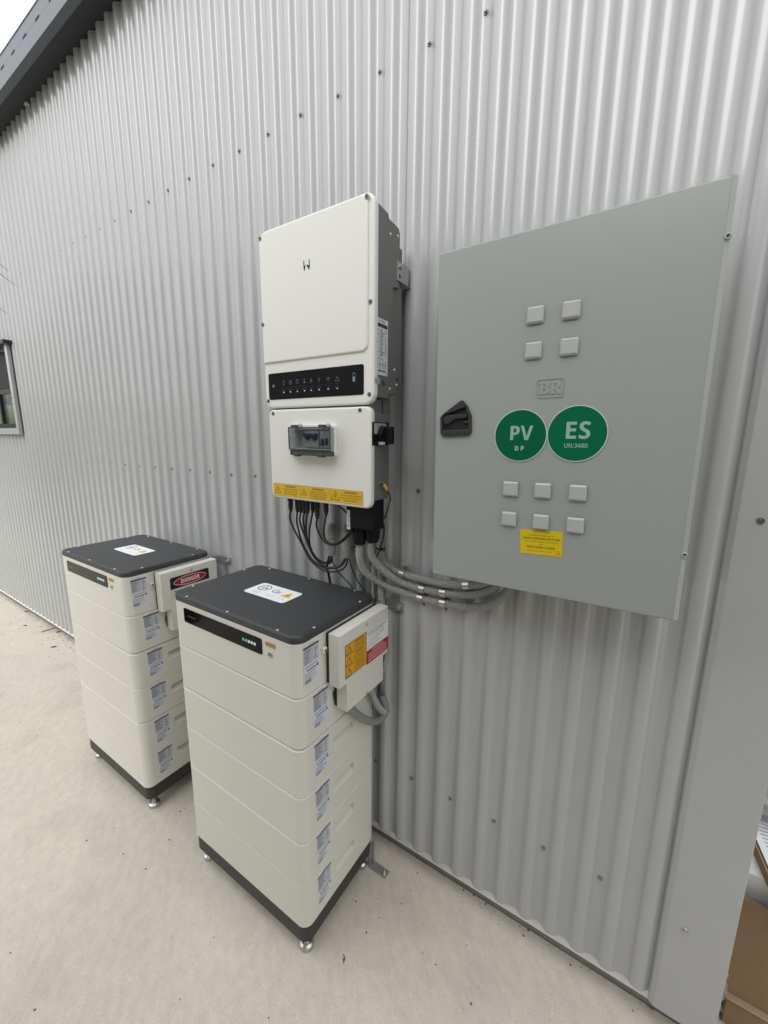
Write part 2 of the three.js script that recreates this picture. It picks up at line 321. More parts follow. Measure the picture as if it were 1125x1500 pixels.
// ------------------------------------------------------------------ porch over the boxes beyond the corner (out of frame)
{
  const c = thing('porch', 'covered porch over the cardboard boxes beyond the shed corner', 'porch', [2.2, 0, -1.0]);
  part(c, 'roof', box(0.92, 3.4, 2.62, 2.7, -2.1, -1.1), M.wallPlain);
  part(c, 'back_wall', box(0.744, 3.4, 0, 2.619, -2.1, -2.0), M.cardDark);
  part(c, 'post', box(3.3, 3.4, 0, 2.619, -1.2, -1.1), M.wallPlain);
}

// added unseen light blocker across the path (behind the camera): it dims the lower right of the wall and the floor there
{
  const c = thing('added_light_blocker', 'unseen dark block added across the path behind the camera to shade the wall', 'light_blocker', [0.65, 0, 4.2]);
  part(c, 'wall', box(-1.3, 2.6, 0, 3.1, 2.45, 6), mat(0.06, 0.057, 0.055, 0.7));
  part(c, 'roof', box(-1.4, 2.7, 3.101, 3.16, 2.35, 6.2), M.eave);
}

// ------------------------------------------------------------------ printed matter
const tri = (g, x, y, s, fill, line, lw) => { g.beginPath(); g.moveTo(x, y - s * 0.58); g.lineTo(x + s * 0.62, y + s * 0.48); g.lineTo(x - s * 0.62, y + s * 0.48); g.closePath(); g.lineJoin = 'round'; if (fill) { g.fillStyle = fill; g.fill(); } g.strokeStyle = line; g.lineWidth = lw; g.stroke(); };
const bolt = (g, x, y, s, col) => { g.fillStyle = col; g.beginPath(); [[0.08, -0.34], [-0.16, 0.08], [0.0, 0.04], [-0.08, 0.38], [0.17, -0.06], [0.02, -0.03], [0.2, -0.3]].forEach(([a, b], i) => (i ? g.lineTo(x + a * s, y + b * s) : g.moveTo(x + a * s, y + b * s))); g.fill(); };
const lines = (g, arr, x, y, dy, align = 'left') => { g.textAlign = align; arr.forEach((t, i) => { if (Array.isArray(t)) { g.font = t[1]; g.fillText(t[0], x, y + dy * i); } else g.fillText(t, x, y + dy * i); }); };
function specLabel(seed, tall) {
  return canvasTex(256, tall ? 500 : 480, (g, w, h) => {
    const r = rng(seed);
    g.fillStyle = '#d5d7e0'; g.fillRect(0, 0, w, h);
    g.fillStyle = '#a8343c'; g.font = 'bold 22px sans-serif'; g.textAlign = 'center'; g.fillText('GOODWE', w / 2, 24);
    g.fillStyle = '#17171a'; g.fillRect(0, 32, w, 24);
    g.fillStyle = '#b4b6c0'; g.fillRect(4, 60, w * 0.62, 190); g.fillStyle = '#c3c5ce'; g.fillRect(w * 0.66, 60, w * 0.32, 190);
    g.fillStyle = '#5c5e68';
    for (let y = 66; y < 246; y += 13) { g.fillRect(10, y, 60 + r() * 70, 5); g.fillRect(w * 0.68, y, 24 + r() * 46, 5); }
    for (let i = 0; i < 7; i++) { const x = 34 + i * 31; tri(g, x, 280 - (i % 2) * 3, 20, null, '#2a2a30', 4); }
    g.fillStyle = '#26262c'; let x = 40; while (x < w - 60) { const b = 2 + r() * 5; g.fillRect(x, 312, b, 24); x += b + 1.5 + r() * 3; }
    g.fillRect(w - 44, 308, 30, 28);
    g.fillStyle = '#73757e'; for (let y = 352; y < h - 20; y += 14) g.fillRect(14, y, 90 + r() * 120, 5);
    g.fillStyle = '#8c8e97'; g.fillRect(14, h - 60, 90, 40);
  });
}
const specM = [sticker(specLabel(1, true)), sticker(specLabel(2)), sticker(specLabel(3)), sticker(specLabel(4))];
const lidLabel = sticker(canvasTex(512, 256, (g, w, h) => {
  g.fillStyle = '#f1f3f6'; g.fillRect(0, 0, w, h);
  g.strokeStyle = '#222428'; g.lineWidth = 9; g.beginPath(); g.ellipse(112, 92, 62, 58, 0, 0, 7); g.stroke();
  g.lineWidth = 7; g.beginPath(); g.moveTo(104, 40); g.lineTo(120, 146); g.stroke();
  g.fillStyle = '#222428'; g.beginPath(); g.moveTo(138, 70); g.lineTo(156, 108); g.lineTo(124, 108); g.fill(); g.lineWidth = 4; for (let k = 0; k < 4; k++) { g.beginPath(); g.moveTo(70, 78 + k * 12); g.lineTo(98, 74 + k * 12); g.stroke(); }
  g.lineWidth = 8; g.beginPath(); g.ellipse(262, 96, 34, 30, 0, 0.6, 5.2); g.stroke(); g.lineWidth = 5; g.beginPath(); g.ellipse(318, 104, 20, 16, 0, 0.9, 5.6); g.stroke(); g.beginPath(); g.moveTo(262, 96); g.lineTo(322, 100); g.moveTo(292, 70); g.lineTo(296, 134); g.stroke();
  tri(g, 424, 104, 92, '#e8c81e', '#e0bd12', 4); bolt(g, 424, 116, 78, '#1c1a12');
  g.fillStyle = '#83868c'; g.font = '15px sans-serif'; lines(g, ['Keep away from', 'fire and heat'], 112, 196, 20, 'center'); lines(g, ['Do not disconnect', 'under load'], 284, 196, 20, 'center'); lines(g, ['High voltage'], 424, 196, 20, 'center');
}), 0.4);
const orangeTag = sticker(canvasTex(128, 40, (g, w, h) => { g.fillStyle = '#c98a20'; g.fillRect(0, 0, w, h); g.strokeStyle = '#5a3606'; g.lineWidth = 3; g.strokeRect(2, 2, w - 4, h - 4); g.fillStyle = '#5a3606'; g.font = 'bold 17px sans-serif'; g.textAlign = 'center'; g.fillText('BATTERY 1', w / 2, 26); }));
const warnText = [['WARNING', ['TURN OFF ALL BATTERY', 'SYSTEM ISOLATORS TO', 'ISOLATE EQUIPMENT']], ['WARNING', ['PV ARRAY DC ISOLATORS DO', 'NOT DE-ENERGISE THE ARRAY', 'TO DE-ENERGISE TURN OFF AC', 'SUPPLY AND DC ISOLATORS']], ['WARNING', ['MULTIPLE ENERGY SOURCES', 'TURN OFF ALL ISOLATORS TO', 'ISOLATE INVERTER']]];
const yel = '#d3ab10';
const warnM = warnText.map(([t, l], k) => sticker(canvasTex(512, 172, (g, w, h) => {
  g.fillStyle = yel; g.fillRect(0, 0, w, h); g.strokeStyle = '#3a2d06'; g.lineWidth = 2; g.strokeRect(0, 0, w, h);
  const s = k === 1 ? 74 : k === 2 ? 108 : 92; tri(g, k === 1 ? 62 : 80, 88, s, null, '#2c2208', 6); bolt(g, k === 1 ? 62 : 80, 96, s * 0.8, '#1d1604');
  g.fillStyle = '#4a2d12'; g.font = 'bold 40px sans-serif'; g.textAlign = 'center'; const cx = k === 1 ? 308 : 326; g.fillText(t, cx, 46);
  g.font = 'bold ' + (k === 1 ? 21 : 24) + 'px sans-serif'; lines(g, l, cx, 78, k === 1 ? 27 : 33, 'center');
})));
const cbYellow = sticker(canvasTex(400, 400, (g, w, h) => {
  g.fillStyle = '#dda21a'; g.fillRect(0, 0, w, h); g.strokeStyle = '#4a3108'; g.lineWidth = 6; g.strokeRect(3, 3, w - 6, h - 6);
  for (let k = 0; k < 3; k++) {
    const y = k * 133; g.lineWidth = 4; g.strokeStyle = '#4a3108'; g.beginPath(); g.moveTo(0, y); g.lineTo(w, y); g.stroke(); tri(g, 66, y + 76, 84, '#e8b428', '#2c1e04', 9); bolt(g, 66, y + 84, 70, '#1d1604');
    g.fillStyle = '#33230a'; g.font = 'bold 34px sans-serif'; g.textAlign = 'center'; g.fillText('WARNING', 262, y + 38); g.font = 'bold 20px sans-serif'; lines(g, ['DC HAZARDOUS VOLTAGE', 'DO NOT OPEN UNDER', 'LOAD OR DISCONNECT'], 262, y + 66, 25, 'center');
  }
}));
const cbWhite = sticker(canvasTex(400, 240, (g, w, h) => {
  g.fillStyle = '#e6ebee'; g.fillRect(0, 0, w, h); g.fillStyle = '#1e2024'; g.font = 'bold 25px sans-serif'; lines(g, ['BATTERY SYSTEM EMERGENCY', 'SHUTDOWN PROCEDURE'], 12, 30, 30);
  g.font = '18px sans-serif'; lines(g, ['1. Turn off main switch battery supply', '    and AC main switch at switchboard', '2. Turn off battery DC isolators', 'BATTERY TYPE   LITHIUM', 'SHORT CIRCUIT CURRENT   kA', 'MAX DC VOLTAGE   V'], 12, 92, 26);
}));
const cbRed = sticker(canvasTex(400, 150, (g, w, h) => { g.fillStyle = '#a8101f'; g.fillRect(0, 0, w, h); g.fillStyle = '#f3e2e0'; g.font = 'bold 23px sans-serif'; lines(g, ['BATTERY ISOLATOR', 'MAIN SWITCH BATTERY SUPPLY', 'DO NOT OPEN OR DISCONNECT', 'ANY CONNECTOR UNDER LOAD'], w / 2, 34, 32, 'center'); }));
const dangerM = sticker(canvasTex(512, 220, (g, w, h) => {
  g.fillStyle = '#cfd2d2'; g.fillRect(0, 0, w, h); g.fillStyle = '#0e0e10'; g.beginPath(); g.roundRect(0, 0, w, 128, 20); g.fill(); g.fillRect(0, 60, w, 70);
  g.fillStyle = '#e6e6e4'; g.beginPath(); g.ellipse(256, 66, 214, 52, 0, 0, 7); g.fill(); g.fillStyle = '#a3151f'; g.beginPath(); g.ellipse(256, 66, 208, 46, 0, 0, 7); g.fill();
  g.fillStyle = '#eceae6'; g.font = 'bold 62px sans-serif'; g.textAlign = 'center'; g.fillText('DANGER', 256, 88);
  g.fillStyle = '#161618'; g.font = 'bold 31px sans-serif'; g.fillText('RISK OF BATTERY EXPLOSION', 256, 172);
}));
function battDisplay() {
  return canvasTex(1024, 132, (g, w, h) => {
    g.fillStyle = '#040405'; g.fillRect(0, 0, w, h); g.fillStyle = '#5d6064'; g.font = 'bold 27px sans-serif'; g.fillText('GOODWE', 52, 74);
  });
}

// ------------------------------------------------------------------ battery towers
const BX0 = -0.838, BX1 = -0.2622, BZ0 = 0.0575, BZ1 = 0.4234, RC = 0.032;
const boltGeo = merge(cylZ(0.012, 0, 0.0025, 0, 0, 20), new THREE.CylinderGeometry(0.0085, 0.0085, 0.008, 6).rotateX(Math.PI / 2).translate(0, 0, 0.006), cylZ(0.0045, 0.0025, 0.015, 0, 0, 12));
function makeTower() {
  const t = thing('battery_tower', 'nearer off-white battery tower with yellow, white and red stickers on its side cover', 'battery', [-0.5501, 0, 0.2405], 'stacked battery towers by the wall');
  part(t, 'base_frame', block(BX0 + 0.003, BX1 - 0.003, BZ0 + 0.003, BZ1 - 0.003, 0.062, 0.1205, 0.03, 0.002), M.plinth);
  const foot = merge(cylY(0.0225, 0.0005, 0.016, 0, 0, 28), cylY(0.0225, 0.016, 0.021, 0, 0, 28, 0.016), cylY(0.012, 0.021, 0.033, 0, 0, 6), cylY(0.0065, 0.033, 0.064, 0, 0, 14));
  for (const x of [BX0 + 0.036, BX1 - 0.036]) for (const z of [BZ0 + 0.036, BZ1 - 0.036]) placed(t, 'foot', foot, M.steel, [x, 0, z]);
  // module: rounded block with a sloping hand recess in each end
  const H = 0.1545, ev = new Evaluator(); ev.attributes = ['position', 'normal']; ev.useGroups = false;
  let body = block(BX0, BX1, BZ0, BZ1, 0, H, RC, 0.0035, 1); body.deleteAttribute('uv');
  for (const s of [1, -1]) {
    const face = s > 0 ? BX1 : BX0;
    const cut = new THREE.ExtrudeGeometry(poly([[face + s * 0.003, 0.069], [face - s * 0.036, 0.1085], [face + s * 0.003, 0.1095]]), { depth: 0.099, bevelEnabled: false }); cut.translate(0, 0, 0.187);
    if (s < 0) { /* same winding is fine for a closed prism: rebuild with reversed order */ }
    cut.deleteAttribute('uv');
    const A = new Brush(body), B = new Brush(cut); A.updateMatrixWorld(); B.updateMatrixWorld();
    body = ev.evaluate(A, B, SUBTRACTION).geometry;
  }
  const wb = t.wb; body.translate(-wb[0], 0, -wb[2]); body.clearGroups();
  const seams = [0.1205, 0.2705, 0.4265, 0.5805, 0.738];
  seams.forEach((y, i) => {
    const m = new THREE.Mesh(body, M.batt); m.name = 'battery_module'; m.position.set(0, y, 0); m.castShadow = m.receiveShadow = true; m.wb = [wb[0], y, wb[2]]; t.add(m);
    part(m, 'spec_label', facing.x(0.3695, y + 0.036, BX1 + 0.0002, 0.0615, 0.1145, 0.001), specM[1 + (i % 3)]);
  });
  const ctl = part(t, 'control_box', block(BX0, BX1, BZ0, BZ1, 0.8935, 1.0575, RC, 0.0035, 1), M.batt);
  part(ctl, 'spec_label', facing.x(0.4015, 0.928, BX1 + 0.0002, 0.0595, 0.1185, 0.001), specM[0]);
  const disp = part(t, 'display_panel', facing.z(-0.7705, 0.9895, BZ1 + 0.0002, 0.374, 0.048, 0.006, 0.0015), new THREE.MeshPhysicalMaterial({ map: battDisplay(), roughness: 0.07, specularIntensity: 0.25 }));
  const led = new THREE.ExtrudeGeometry(rrect(-0.0042, -0.004, 0.0042, 0.004, 0.001), { depth: 0.0006, bevelEnabled: false });
  for (let k = 0; k < 5; k++) placed(disp, 'indicator_light', led, k < 2 ? M.ledGreen : M.ledWhite, [-0.4745 + k * 0.0122, 1.0145, BZ1 + 0.0018]);
  part(t, 'orange_tag', facing.z(-0.382, 1.0235, BZ1 + 0.0002, 0.039, 0.0115, 0.0005), orangeTag);
  const btn = part(t, 'power_button', merge(new THREE.TorusGeometry(0.0078, 0.0016, 8, 24).translate(-0.3648, 1.0007, BZ1 + 0.001)), M.steel);
  part(btn, 'button_cap', cylZ(0.0068, BZ1, BZ1 + 0.0015, -0.3648, 1.0007, 20), mat(0.16, 0.2, 0.17, 0.3));
  const lid = part(t, 'lid', block(BX0 - 0.001, BX1 + 0.001, BZ0 - 0.001, BZ1 + 0.001, 1.0485, 1.0759, RC + 0.002, 0.009, 5), M.lid);
  const ls = merge(cylY(0.005, 0, 0.0012, 0, 0, 14, 0.0045), cylY(0.0035, 0.0012, 0.0026, 0, 0, 12, 0.002));
  for (const [x, z] of [[-0.758, 0.417], [-0.551, 0.417], [-0.341, 0.4155], [-0.754, 0.0755], [-0.547, 0.0743], [-0.339, 0.0725], [-0.8265, 0.352], [-0.825, 0.14], [-0.27, 0.349], [-0.27, 0.137]]) placed(lid, 'screw', ls, M.steel, [x, 1.0759, z]);
  part(lid, 'warning_label', facing.y(-0.6495, 0.2855, 1.076, 0.1885, 0.0935, 0.012), lidLabel);
  // side junction cover: plate with a narrower lower half, on a shallower tray
  const shp = (d) => poly([[0.0655 + d, 1.05 - d], [0.3155 - d, 1.05 - d], [0.3155 - d, 0.8915 + d], [0.2825 - d, 0.8915 + d], [0.2825 - d, 0.7985 + d], [0.0925 + d, 0.7985 + d], [0.0925 + d, 0.8875 + d], [0.0655 + d, 0.8875 + d]]);
  const flip = (g) => { g.rotateY(-Math.PI / 2); g.scale(-1, 1, 1); const p = g.attributes.position, n = g.attributes.normal; for (let i = 0; i < p.count; i += 3) { for (const a of [p, n]) { const x = a.getX(i), y = a.getY(i), z = a.getZ(i); a.setXYZ(i, a.getX(i + 1), a.getY(i + 1), a.getZ(i + 1)); a.setXYZ(i + 1, x, y, z); } } return g; }; // (x,y,z) -> (z, y, x)
  const jc = part(t, 'junction_cover', flip(extrude(shp(0), BX1 + 0.0125, BX1 + 0.052, 0.0022, 2, 4)), M.batt);
  part(jc, 'backing_tray', flip(extrude(shp(0.003), BX1 + 0.001, BX1 + 0.012, 0, 1, 2)), M.blackSoft);
  const js = merge(cylX(0.0055, 0, 0.002, 0, 0, 16), new THREE.SphereGeometry(0.0045, 14, 8).scale(0.6, 1, 1).translate(0.002, 0, 0));
  const fx = BX1 + 0.052;
  for (const [y, z] of [[1.0355, 0.186], [0.806, 0.185]]) placed(jc, 'screw', js, M.steel, [fx, y, z]);
  const latch = part(t, 'latch', merge(box(BX1 + 0.0005, BX1 + 0.012, 0.995, 1.0115, 0.3185, 0.3345, 0.003)), M.batt);
  part(latch, 'latch_pin', cylX(0.0042, BX1 + 0.0118, BX1 + 0.0145, 1.003, 0.3265, 12), M.darkSteel);
  part(jc, 'yellow_sticker', facing.x(0.291, 0.908, fx + 0.0003, 0.104, 0.1035, 0.001), cbYellow).userData.swap = true;
  part(jc, 'white_sticker', facing.x(0.1865, 0.947, fx + 0.0003, 0.12, 0.061, 0.001), cbWhite).userData.swap = true;
  part(jc, 'red_sticker', facing.x(0.1865, 0.902, fx + 0.0003, 0.12, 0.0448, 0.001), cbRed).userData.swap = true;
  // wall bracket (top, back) and floor bracket (bottom, back)
  const wbk = part(t, 'wall_bracket', merge(box(BX1 - 0.004, BX1 + 0.0, 1.012, 1.046, 0.012, 0.075), box(BX1, BX1 + 0.078, 1.013, 1.046, 0.0115, 0.0145)), M.zinc);
  placed(wbk, 'bolt', boltGeo, M.zinc, [-0.198, 1.0285, 0.0145]);
  const slot = (g) => g;
  const fbk = part(t, 'floor_bracket', slot(merge(box(BX1 - 0.004, BX1, 0.004, 0.1, 0.0595, 0.0665), box(BX1 - 0.004, BX1, 0.004, 0.1, 0.0715, 0.0775), box(BX1 - 0.004, BX1, 0.004, 0.1, 0.0825, 0.0895), box(BX1 - 0.004, BX1, 0.004, 0.034, 0.0665, 0.0825), box(BX1 - 0.004, BX1, 0.09, 0.1, 0.0665, 0.0825), box(BX1 - 0.004, BX1 + 0.068, 0.001, 0.0045, 0.0595, 0.0895))), M.zinc);
  const fb = merge(cylY(0.011, 0, 0.0025, 0, 0, 20), cylY(0.0075, 0.0025, 0.009, 0, 0, 6), cylY(0.004, 0.009, 0.014, 0, 0, 12));
  placed(fbk, 'bolt', fb, M.steel, [BX1 + 0.054, 0.0045, 0.0735]);
  return t;
}
const tower = makeTower();
{
  const t2 = tower.clone(); t2.name = numbered('battery_tower'); t2.position.x -= 0.9005; scene.add(t2);
  t2.userData = { label: 'farther off-white battery tower with a red and black DANGER sign on its side cover', category: 'battery', group: 'stacked battery towers by the wall' };
  const jc = t2.children.find((c) => c.name === 'junction_cover');
  for (const s of jc.children.filter((c) => c.userData.swap)) jc.remove(s);
  const fx = BX1 + 0.052 - tower.wb[0];
  const d = new THREE.Mesh(facing.x(0.2785 - tower.wb[2], 0.9395, fx + 0.0003, 0.172, 0.083, 0.008), dangerM); d.name = 'danger_sign'; jc.add(d);
  const dp = t2.children.find((c) => c.name === 'display_panel'); dp.material = new THREE.MeshPhysicalMaterial({ map: battDisplay(), roughness: 0.1, specularIntensity: 0.3 });
  for (const l of dp.children) l.material = M.ledWhite;
}
for (const c of tower.children.find((c) => c.name === 'junction_cover').children) delete c.userData.swap;

// ------------------------------------------------------------------ inverter
{
  const t = thing('inverter', 'white wall-mounted inverter with black icon display and yellow warning strip', 'inverter', [-0.386, 1.39, 0]);
  const x0 = -0.594, x1 = -0.1785;
  // dark body seen from the side, with the hand cut-out at the back
  const side = poly([[0.075, 1.708], [0.124, 1.706], [0.124, 1.694], [0.186, 1.694], [0.186, 2.158], [0.134, 2.153], [0.128, 2.143], [0.082, 2.139], [0.073, 2.128], [0.073, 1.992], [0.104, 1.986], [0.107, 1.98], [0.107, 1.885], [0.1, 1.877], [0.075, 1.872]]);
  const flip = (g) => { g.rotateY(-Math.PI / 2); g.scale(-1, 1, 1); const p = g.attributes.position, n = g.attributes.normal; for (let i = 0; i < p.count; i += 3) for (const a of [p, n]) { const x = a.getX(i), y = a.getY(i), z = a.getZ(i); a.setXYZ(i, a.getX(i + 1), a.getY(i + 1), a.getZ(i + 1)); a.setXYZ(i + 1, x, y, z); } return g; };
  const body = part(t, 'housing', flip(extrude(side, x0 + 0.002, x1 - 0.002, 0.0015, 1, 3)), M.invBody);
  part(body, 'heat_sink', box(x0 + 0.03, x1 - 0.012, 1.74, 2.1, 0.045, 0.1), M.invBody);
  const xs = x1 - 0.002;
  for (const [y, z, d] of [[2.108, 0.1214, 0], [2.117, 0.0847, 0], [1.774, 0.0933, 0], [1.735, 0.0802, 0], [1.7204, 0.1172, 0]]) part(body, 'screw', cylX(0.0042, xs, xs + 0.002, y, z, 12, 0.003), M.steel);
  part(body, 'hole', cylX(0.004, xs, xs + 0.0004, 1.75, 0.0806, 12), M.gutterSlot);
  part(body, 'green_dot', cylX(0.0085, xs, xs + 0.0005, 1.7323, 0.1512, 20), M.green);
  const spec = sticker(canvasTex(220, 512, (g, w, h) => {
    const r = rng(8); g.fillStyle = '#d4d8df'; g.fillRect(0, 0, w, h); g.fillStyle = '#7a2a33'; g.font = 'bold 26px sans-serif'; g.textAlign = 'center'; g.fillText('GOODWE', w / 2, 32);
    g.fillStyle = '#15171c'; g.fillRect(10, 44, w - 20, 34); g.fillStyle = '#aeb6c2'; g.font = '13px sans-serif'; g.fillText('Hybrid Inverter', w / 2, 66);
    g.fillStyle = '#c2cbd6'; g.fillRect(10, 84, 60, 260); g.fillStyle = '#474b55';
    for (let y = 92; y < 340; y += 12) { g.fillRect(78, y, 34 + r() * 50, 6); g.fillRect(160, y, 20 + r() * 30, 4); } for (const y of [100, 140, 210, 300]) g.fillRect(30, y, 24, 9);
    g.fillRect(10, 352, 120, 4); g.fillRect(10, 364, 150, 4); g.fillRect(8, 384, w - 16, 3);
    for (let i = 0; i < 4; i++) tri(g, 34 + i * 48, 408, 22, '#3a3d45', '#30333b', 3); for (let i = 0; i < 4; i++) { g.strokeStyle = '#484b55'; g.lineWidth = 4; g.strokeRect(24 + i * 48, 428, 22, 22); }
    g.fillStyle = '#1c1e24'; g.fillRect(46, 466, 140, 12); g.fillStyle = '#5c606a'; g.fillRect(30, 486, 60, 5); g.fillRect(110, 486, 40, 5); g.fillRect(190, 480, 12, 24);
  }));
  part(body, 'rating_label', facing.x(0.1905, 1.752, xs + 0.0002, 0.0585, 0.141, 0.001), spec);
  part(body, 'caution_tag', facing.x(0.196, 1.728, x1 + 0.0002, 0.022, 0.015, 0.0005), sticker(canvasTex(96, 64, (g, w, h) => { g.fillStyle = '#aeb0a8'; g.fillRect(0, 0, w, h); tri(g, 22, 34, 24, null, '#3f6a45', 4); g.fillStyle = '#44463f'; g.font = 'bold 15px sans-serif'; g.fillText('HOT', 42, 28); g.fillText('SURFACE', 38, 48, 54); })));
  const brk = part(t, 'mounting_bracket', merge(box(xs, xs + 0.003, 2.0085, 2.0565, 0.03, 0.0895), box(x0 + 0.02, xs, 2.0085, 2.0565, 0.011, 0.0145)), M.zinc);
  part(brk, 'bolt', merge(cylX(0.0055, xs + 0.003, xs + 0.009, 2.0445, 0.0758, 6), cylX(0.0075, xs + 0.003, xs + 0.0045, 2.0445, 0.0758, 16)), M.steel);
  part(brk, 'hole', cylX(0.0045, xs + 0.003, xs + 0.0034, 2.0205, 0.077, 14), M.gutterSlot);
  // white upper cover with raised panel and screws
  const cov = part(t, 'upper_cover', merge(extrude(rrect(x0, 1.674, x1, 2.179, 0.03), 0.178, 0.199, 0.006, 4), extrude(rrect(x0 + 0.003, 1.8085, x1 - 0.0175, 2.174, [0.004, 0.02, 0.02, 0.026]), 0.195, 0.2045, 0.005, 4)), M.invWhite);
  const hole = merge(new THREE.TorusGeometry(0.0052, 0.0012, 8, 18), cylZ(0.0048, -0.0006, 0.0004, 0, 0, 16));
  const pin = new THREE.CylinderGeometry(0.0024, 0.0024, 0.0006, 6).rotateX(Math.PI / 2).translate(0, 0, 0.0006);
  for (const [x, y, z] of [[-0.5835, 2.159, 0.2046], [-0.5865, 1.922, 0.2046], [-0.582, 1.6968, 0.1992], [-0.1985, 2.1645, 0.2046], [-0.1905, 1.9266, 0.1992], [-0.1935, 1.6995, 0.1992]]) { const s = placed(cov, 'screw', hole, M.darkSteel, [x, y, z]); placed(s, 'socket', pin, M.gutterSlot, [x, y, z]); }
  part(cov, 'logo', merge(extrude(poly([[-0.412, 2.065], [-0.4095, 2.065], [-0.4095, 2.0495], [-0.405, 2.0535], [-0.405, 2.051], [-0.4095, 2.0385], [-0.412, 2.0465]]), 0.2044, 0.2052), extrude(poly([[-0.3895, 2.065], [-0.392, 2.063], [-0.392, 2.0495], [-0.4, 2.0535], [-0.4, 2.051], [-0.392, 2.0385], [-0.3895, 2.0465]]), 0.2044, 0.2052)), M.black);
  const icons = canvasTex(1024, 224, (g, w, h) => {
    g.fillStyle = '#030304'; g.fillRect(0, 0, w, h); g.strokeStyle = '#6d7174'; g.fillStyle = '#6d7174'; g.lineWidth = 3.4;
    const xs2 = [185, 265, 345, 425, 500, 585, 680, 772];
    const mark = [(x) => { g.beginPath(); g.moveTo(x, 62); g.quadraticCurveTo(x - 22, 92, x, 108); g.quadraticCurveTo(x + 22, 92, x, 62); g.stroke(); }, (x) => { g.beginPath(); g.arc(x, 88, 16, 0, 7); g.moveTo(x - 8, 84); g.lineTo(x + 8, 84); g.moveTo(x - 8, 92); g.lineTo(x + 8, 92); g.stroke(); }, (x) => { g.strokeRect(x - 14, 76, 24, 22); g.beginPath(); g.moveTo(x - 16, 70); g.lineTo(x + 16, 70); g.stroke(); }, (x) => { g.beginPath(); g.moveTo(x - 16, 72); g.lineTo(x + 16, 72); g.stroke(); g.beginPath(); g.arc(x, 94, 9, 0, 7); g.fill(); }, (x) => { g.beginPath(); g.moveTo(x - 10, 106); g.lineTo(x, 70); g.lineTo(x + 10, 106); g.moveTo(x - 12, 88); g.lineTo(x + 12, 88); g.stroke(); }, (x) => { g.beginPath(); g.moveTo(x + 12, 70); g.lineTo(x - 12, 80); g.lineTo(x + 12, 92); g.lineTo(x - 10, 104); g.stroke(); }, (x) => { for (let k = 1; k < 4; k++) { g.beginPath(); g.arc(x, 106, k * 10, Math.PI * 1.25, Math.PI * 1.75); g.stroke(); } }, (x) => tri(g, x, 92, 34, null, '#6d7174', 3.4)];
    xs2.forEach((x, i) => { mark[i](x); g.font = '13px sans-serif'; g.textAlign = 'center'; g.fillText(['SYSTEM', 'BACK-UP', 'SOLAR', 'BATTERY', 'GRID', 'ENERGY', 'COM', 'FAULT'][i], x, 152); });
    g.fillStyle = '#3a3c3e'; g.fillRect(160, 126, 640, 2); g.fillStyle = '#777b7e'; g.fillRect(48, 96, 24, 22);
    g.strokeStyle = '#7a8784'; g.lineWidth = 3; g.strokeRect(922, 62, 24, 60); g.fillStyle = '#7a8784'; g.fillRect(930, 56, 8, 6);
  });
  const disp = part(t, 'display_panel', facing.z(-0.5765, 1.7, 0.1991, 0.3655, 0.078, 0.006, 0.0012), new THREE.MeshPhysicalMaterial({ map: icons, roughness: 0.08, specularIntensity: 0.25 }));
  const ld = new THREE.BoxGeometry(0.0042, 0.0026, 0.0005), PX = (u) => -0.5765 + 0.3655 * u / 1024;
  for (const u of [185, 265, 345, 425, 500, 585, 680, 772]) placed(disp, 'indicator_light', ld, M.ledWhite, [PX(u), 1.7198 + 0.0006 * (u > 400 ? 1 : 0), 0.2005]);
  for (let k = 0; k < 2; k++) part(disp, 'charge_light', box(PX(927), PX(941), 1.7368 + k * 0.006, 1.7415 + k * 0.006, 0.2004, 0.2008), M.ledGreen);
  // lower wiring box
  const low = part(t, 'wiring_box', merge(box(-0.578, -0.1885, 1.411, 1.653, 0.106, 0.186, 0.002), box(-0.57, -0.196, 1.652, 1.69, 0.134, 0.186), box(-0.572, -0.1945, 1.655, 1.69, 0.106, 0.128)), M.invBody);
  const lc = part(t, 'lower_cover', extrude(rrect(-0.5835, 1.3905, -0.1865, 1.6695, 0.02), 0.18, 0.1995, 0.0055, 4), M.invWhite);
  for (const [x, y] of [[-0.5627, 1.6577], [-0.2239, 1.6596], [-0.562, 1.447], [-0.222, 1.449]].slice(0, 2)) { const s = placed(lc, 'screw', hole, M.darkSteel, [x, y, 0.1996]); placed(s, 'socket', pin, M.gutterSlot, [x, y, 0.1996]); }
  [[-0.5725, -0.453], [-0.4528, -0.332], [-0.3318, -0.2138]].forEach(([a, b], k) => part(lc, 'warning_sticker', facing.z(a, 1.3985, 0.1997, b - a, 0.0395, 0.0008), warnM[k]));
  // breaker window
  const bw = part(t, 'breaker_window', (() => { const s = rrect(-0.481, 1.53, -0.303, 1.6235, 0.012); const h = new THREE.Path(); h.moveTo(-0.452, 1.553); h.lineTo(-0.452, 1.608); h.lineTo(-0.315, 1.608); h.lineTo(-0.315, 1.553); h.closePath(); s.holes.push(h); return extrude(s, 0.198, 0.217, 0.003, 3); })(), M.invWhite);
  part(bw, 'breaker_back', box(-0.452, -0.315, 1.553, 1.608, 0.1985, 0.2005), mat(0.5, 0.51, 0.51, 0.6));
  part(bw, 'breaker', merge(box(-0.418, -0.364, 1.556, 1.606, 0.201, 0.212, 0.002), box(-0.36, -0.322, 1.556, 1.606, 0.201, 0.212, 0.002)), M.pcGrey);
  part(bw, 'blue_toggle', merge(box(-0.418, -0.364, 1.586, 1.597, 0.212, 0.2215, 0.003)), M.blue);
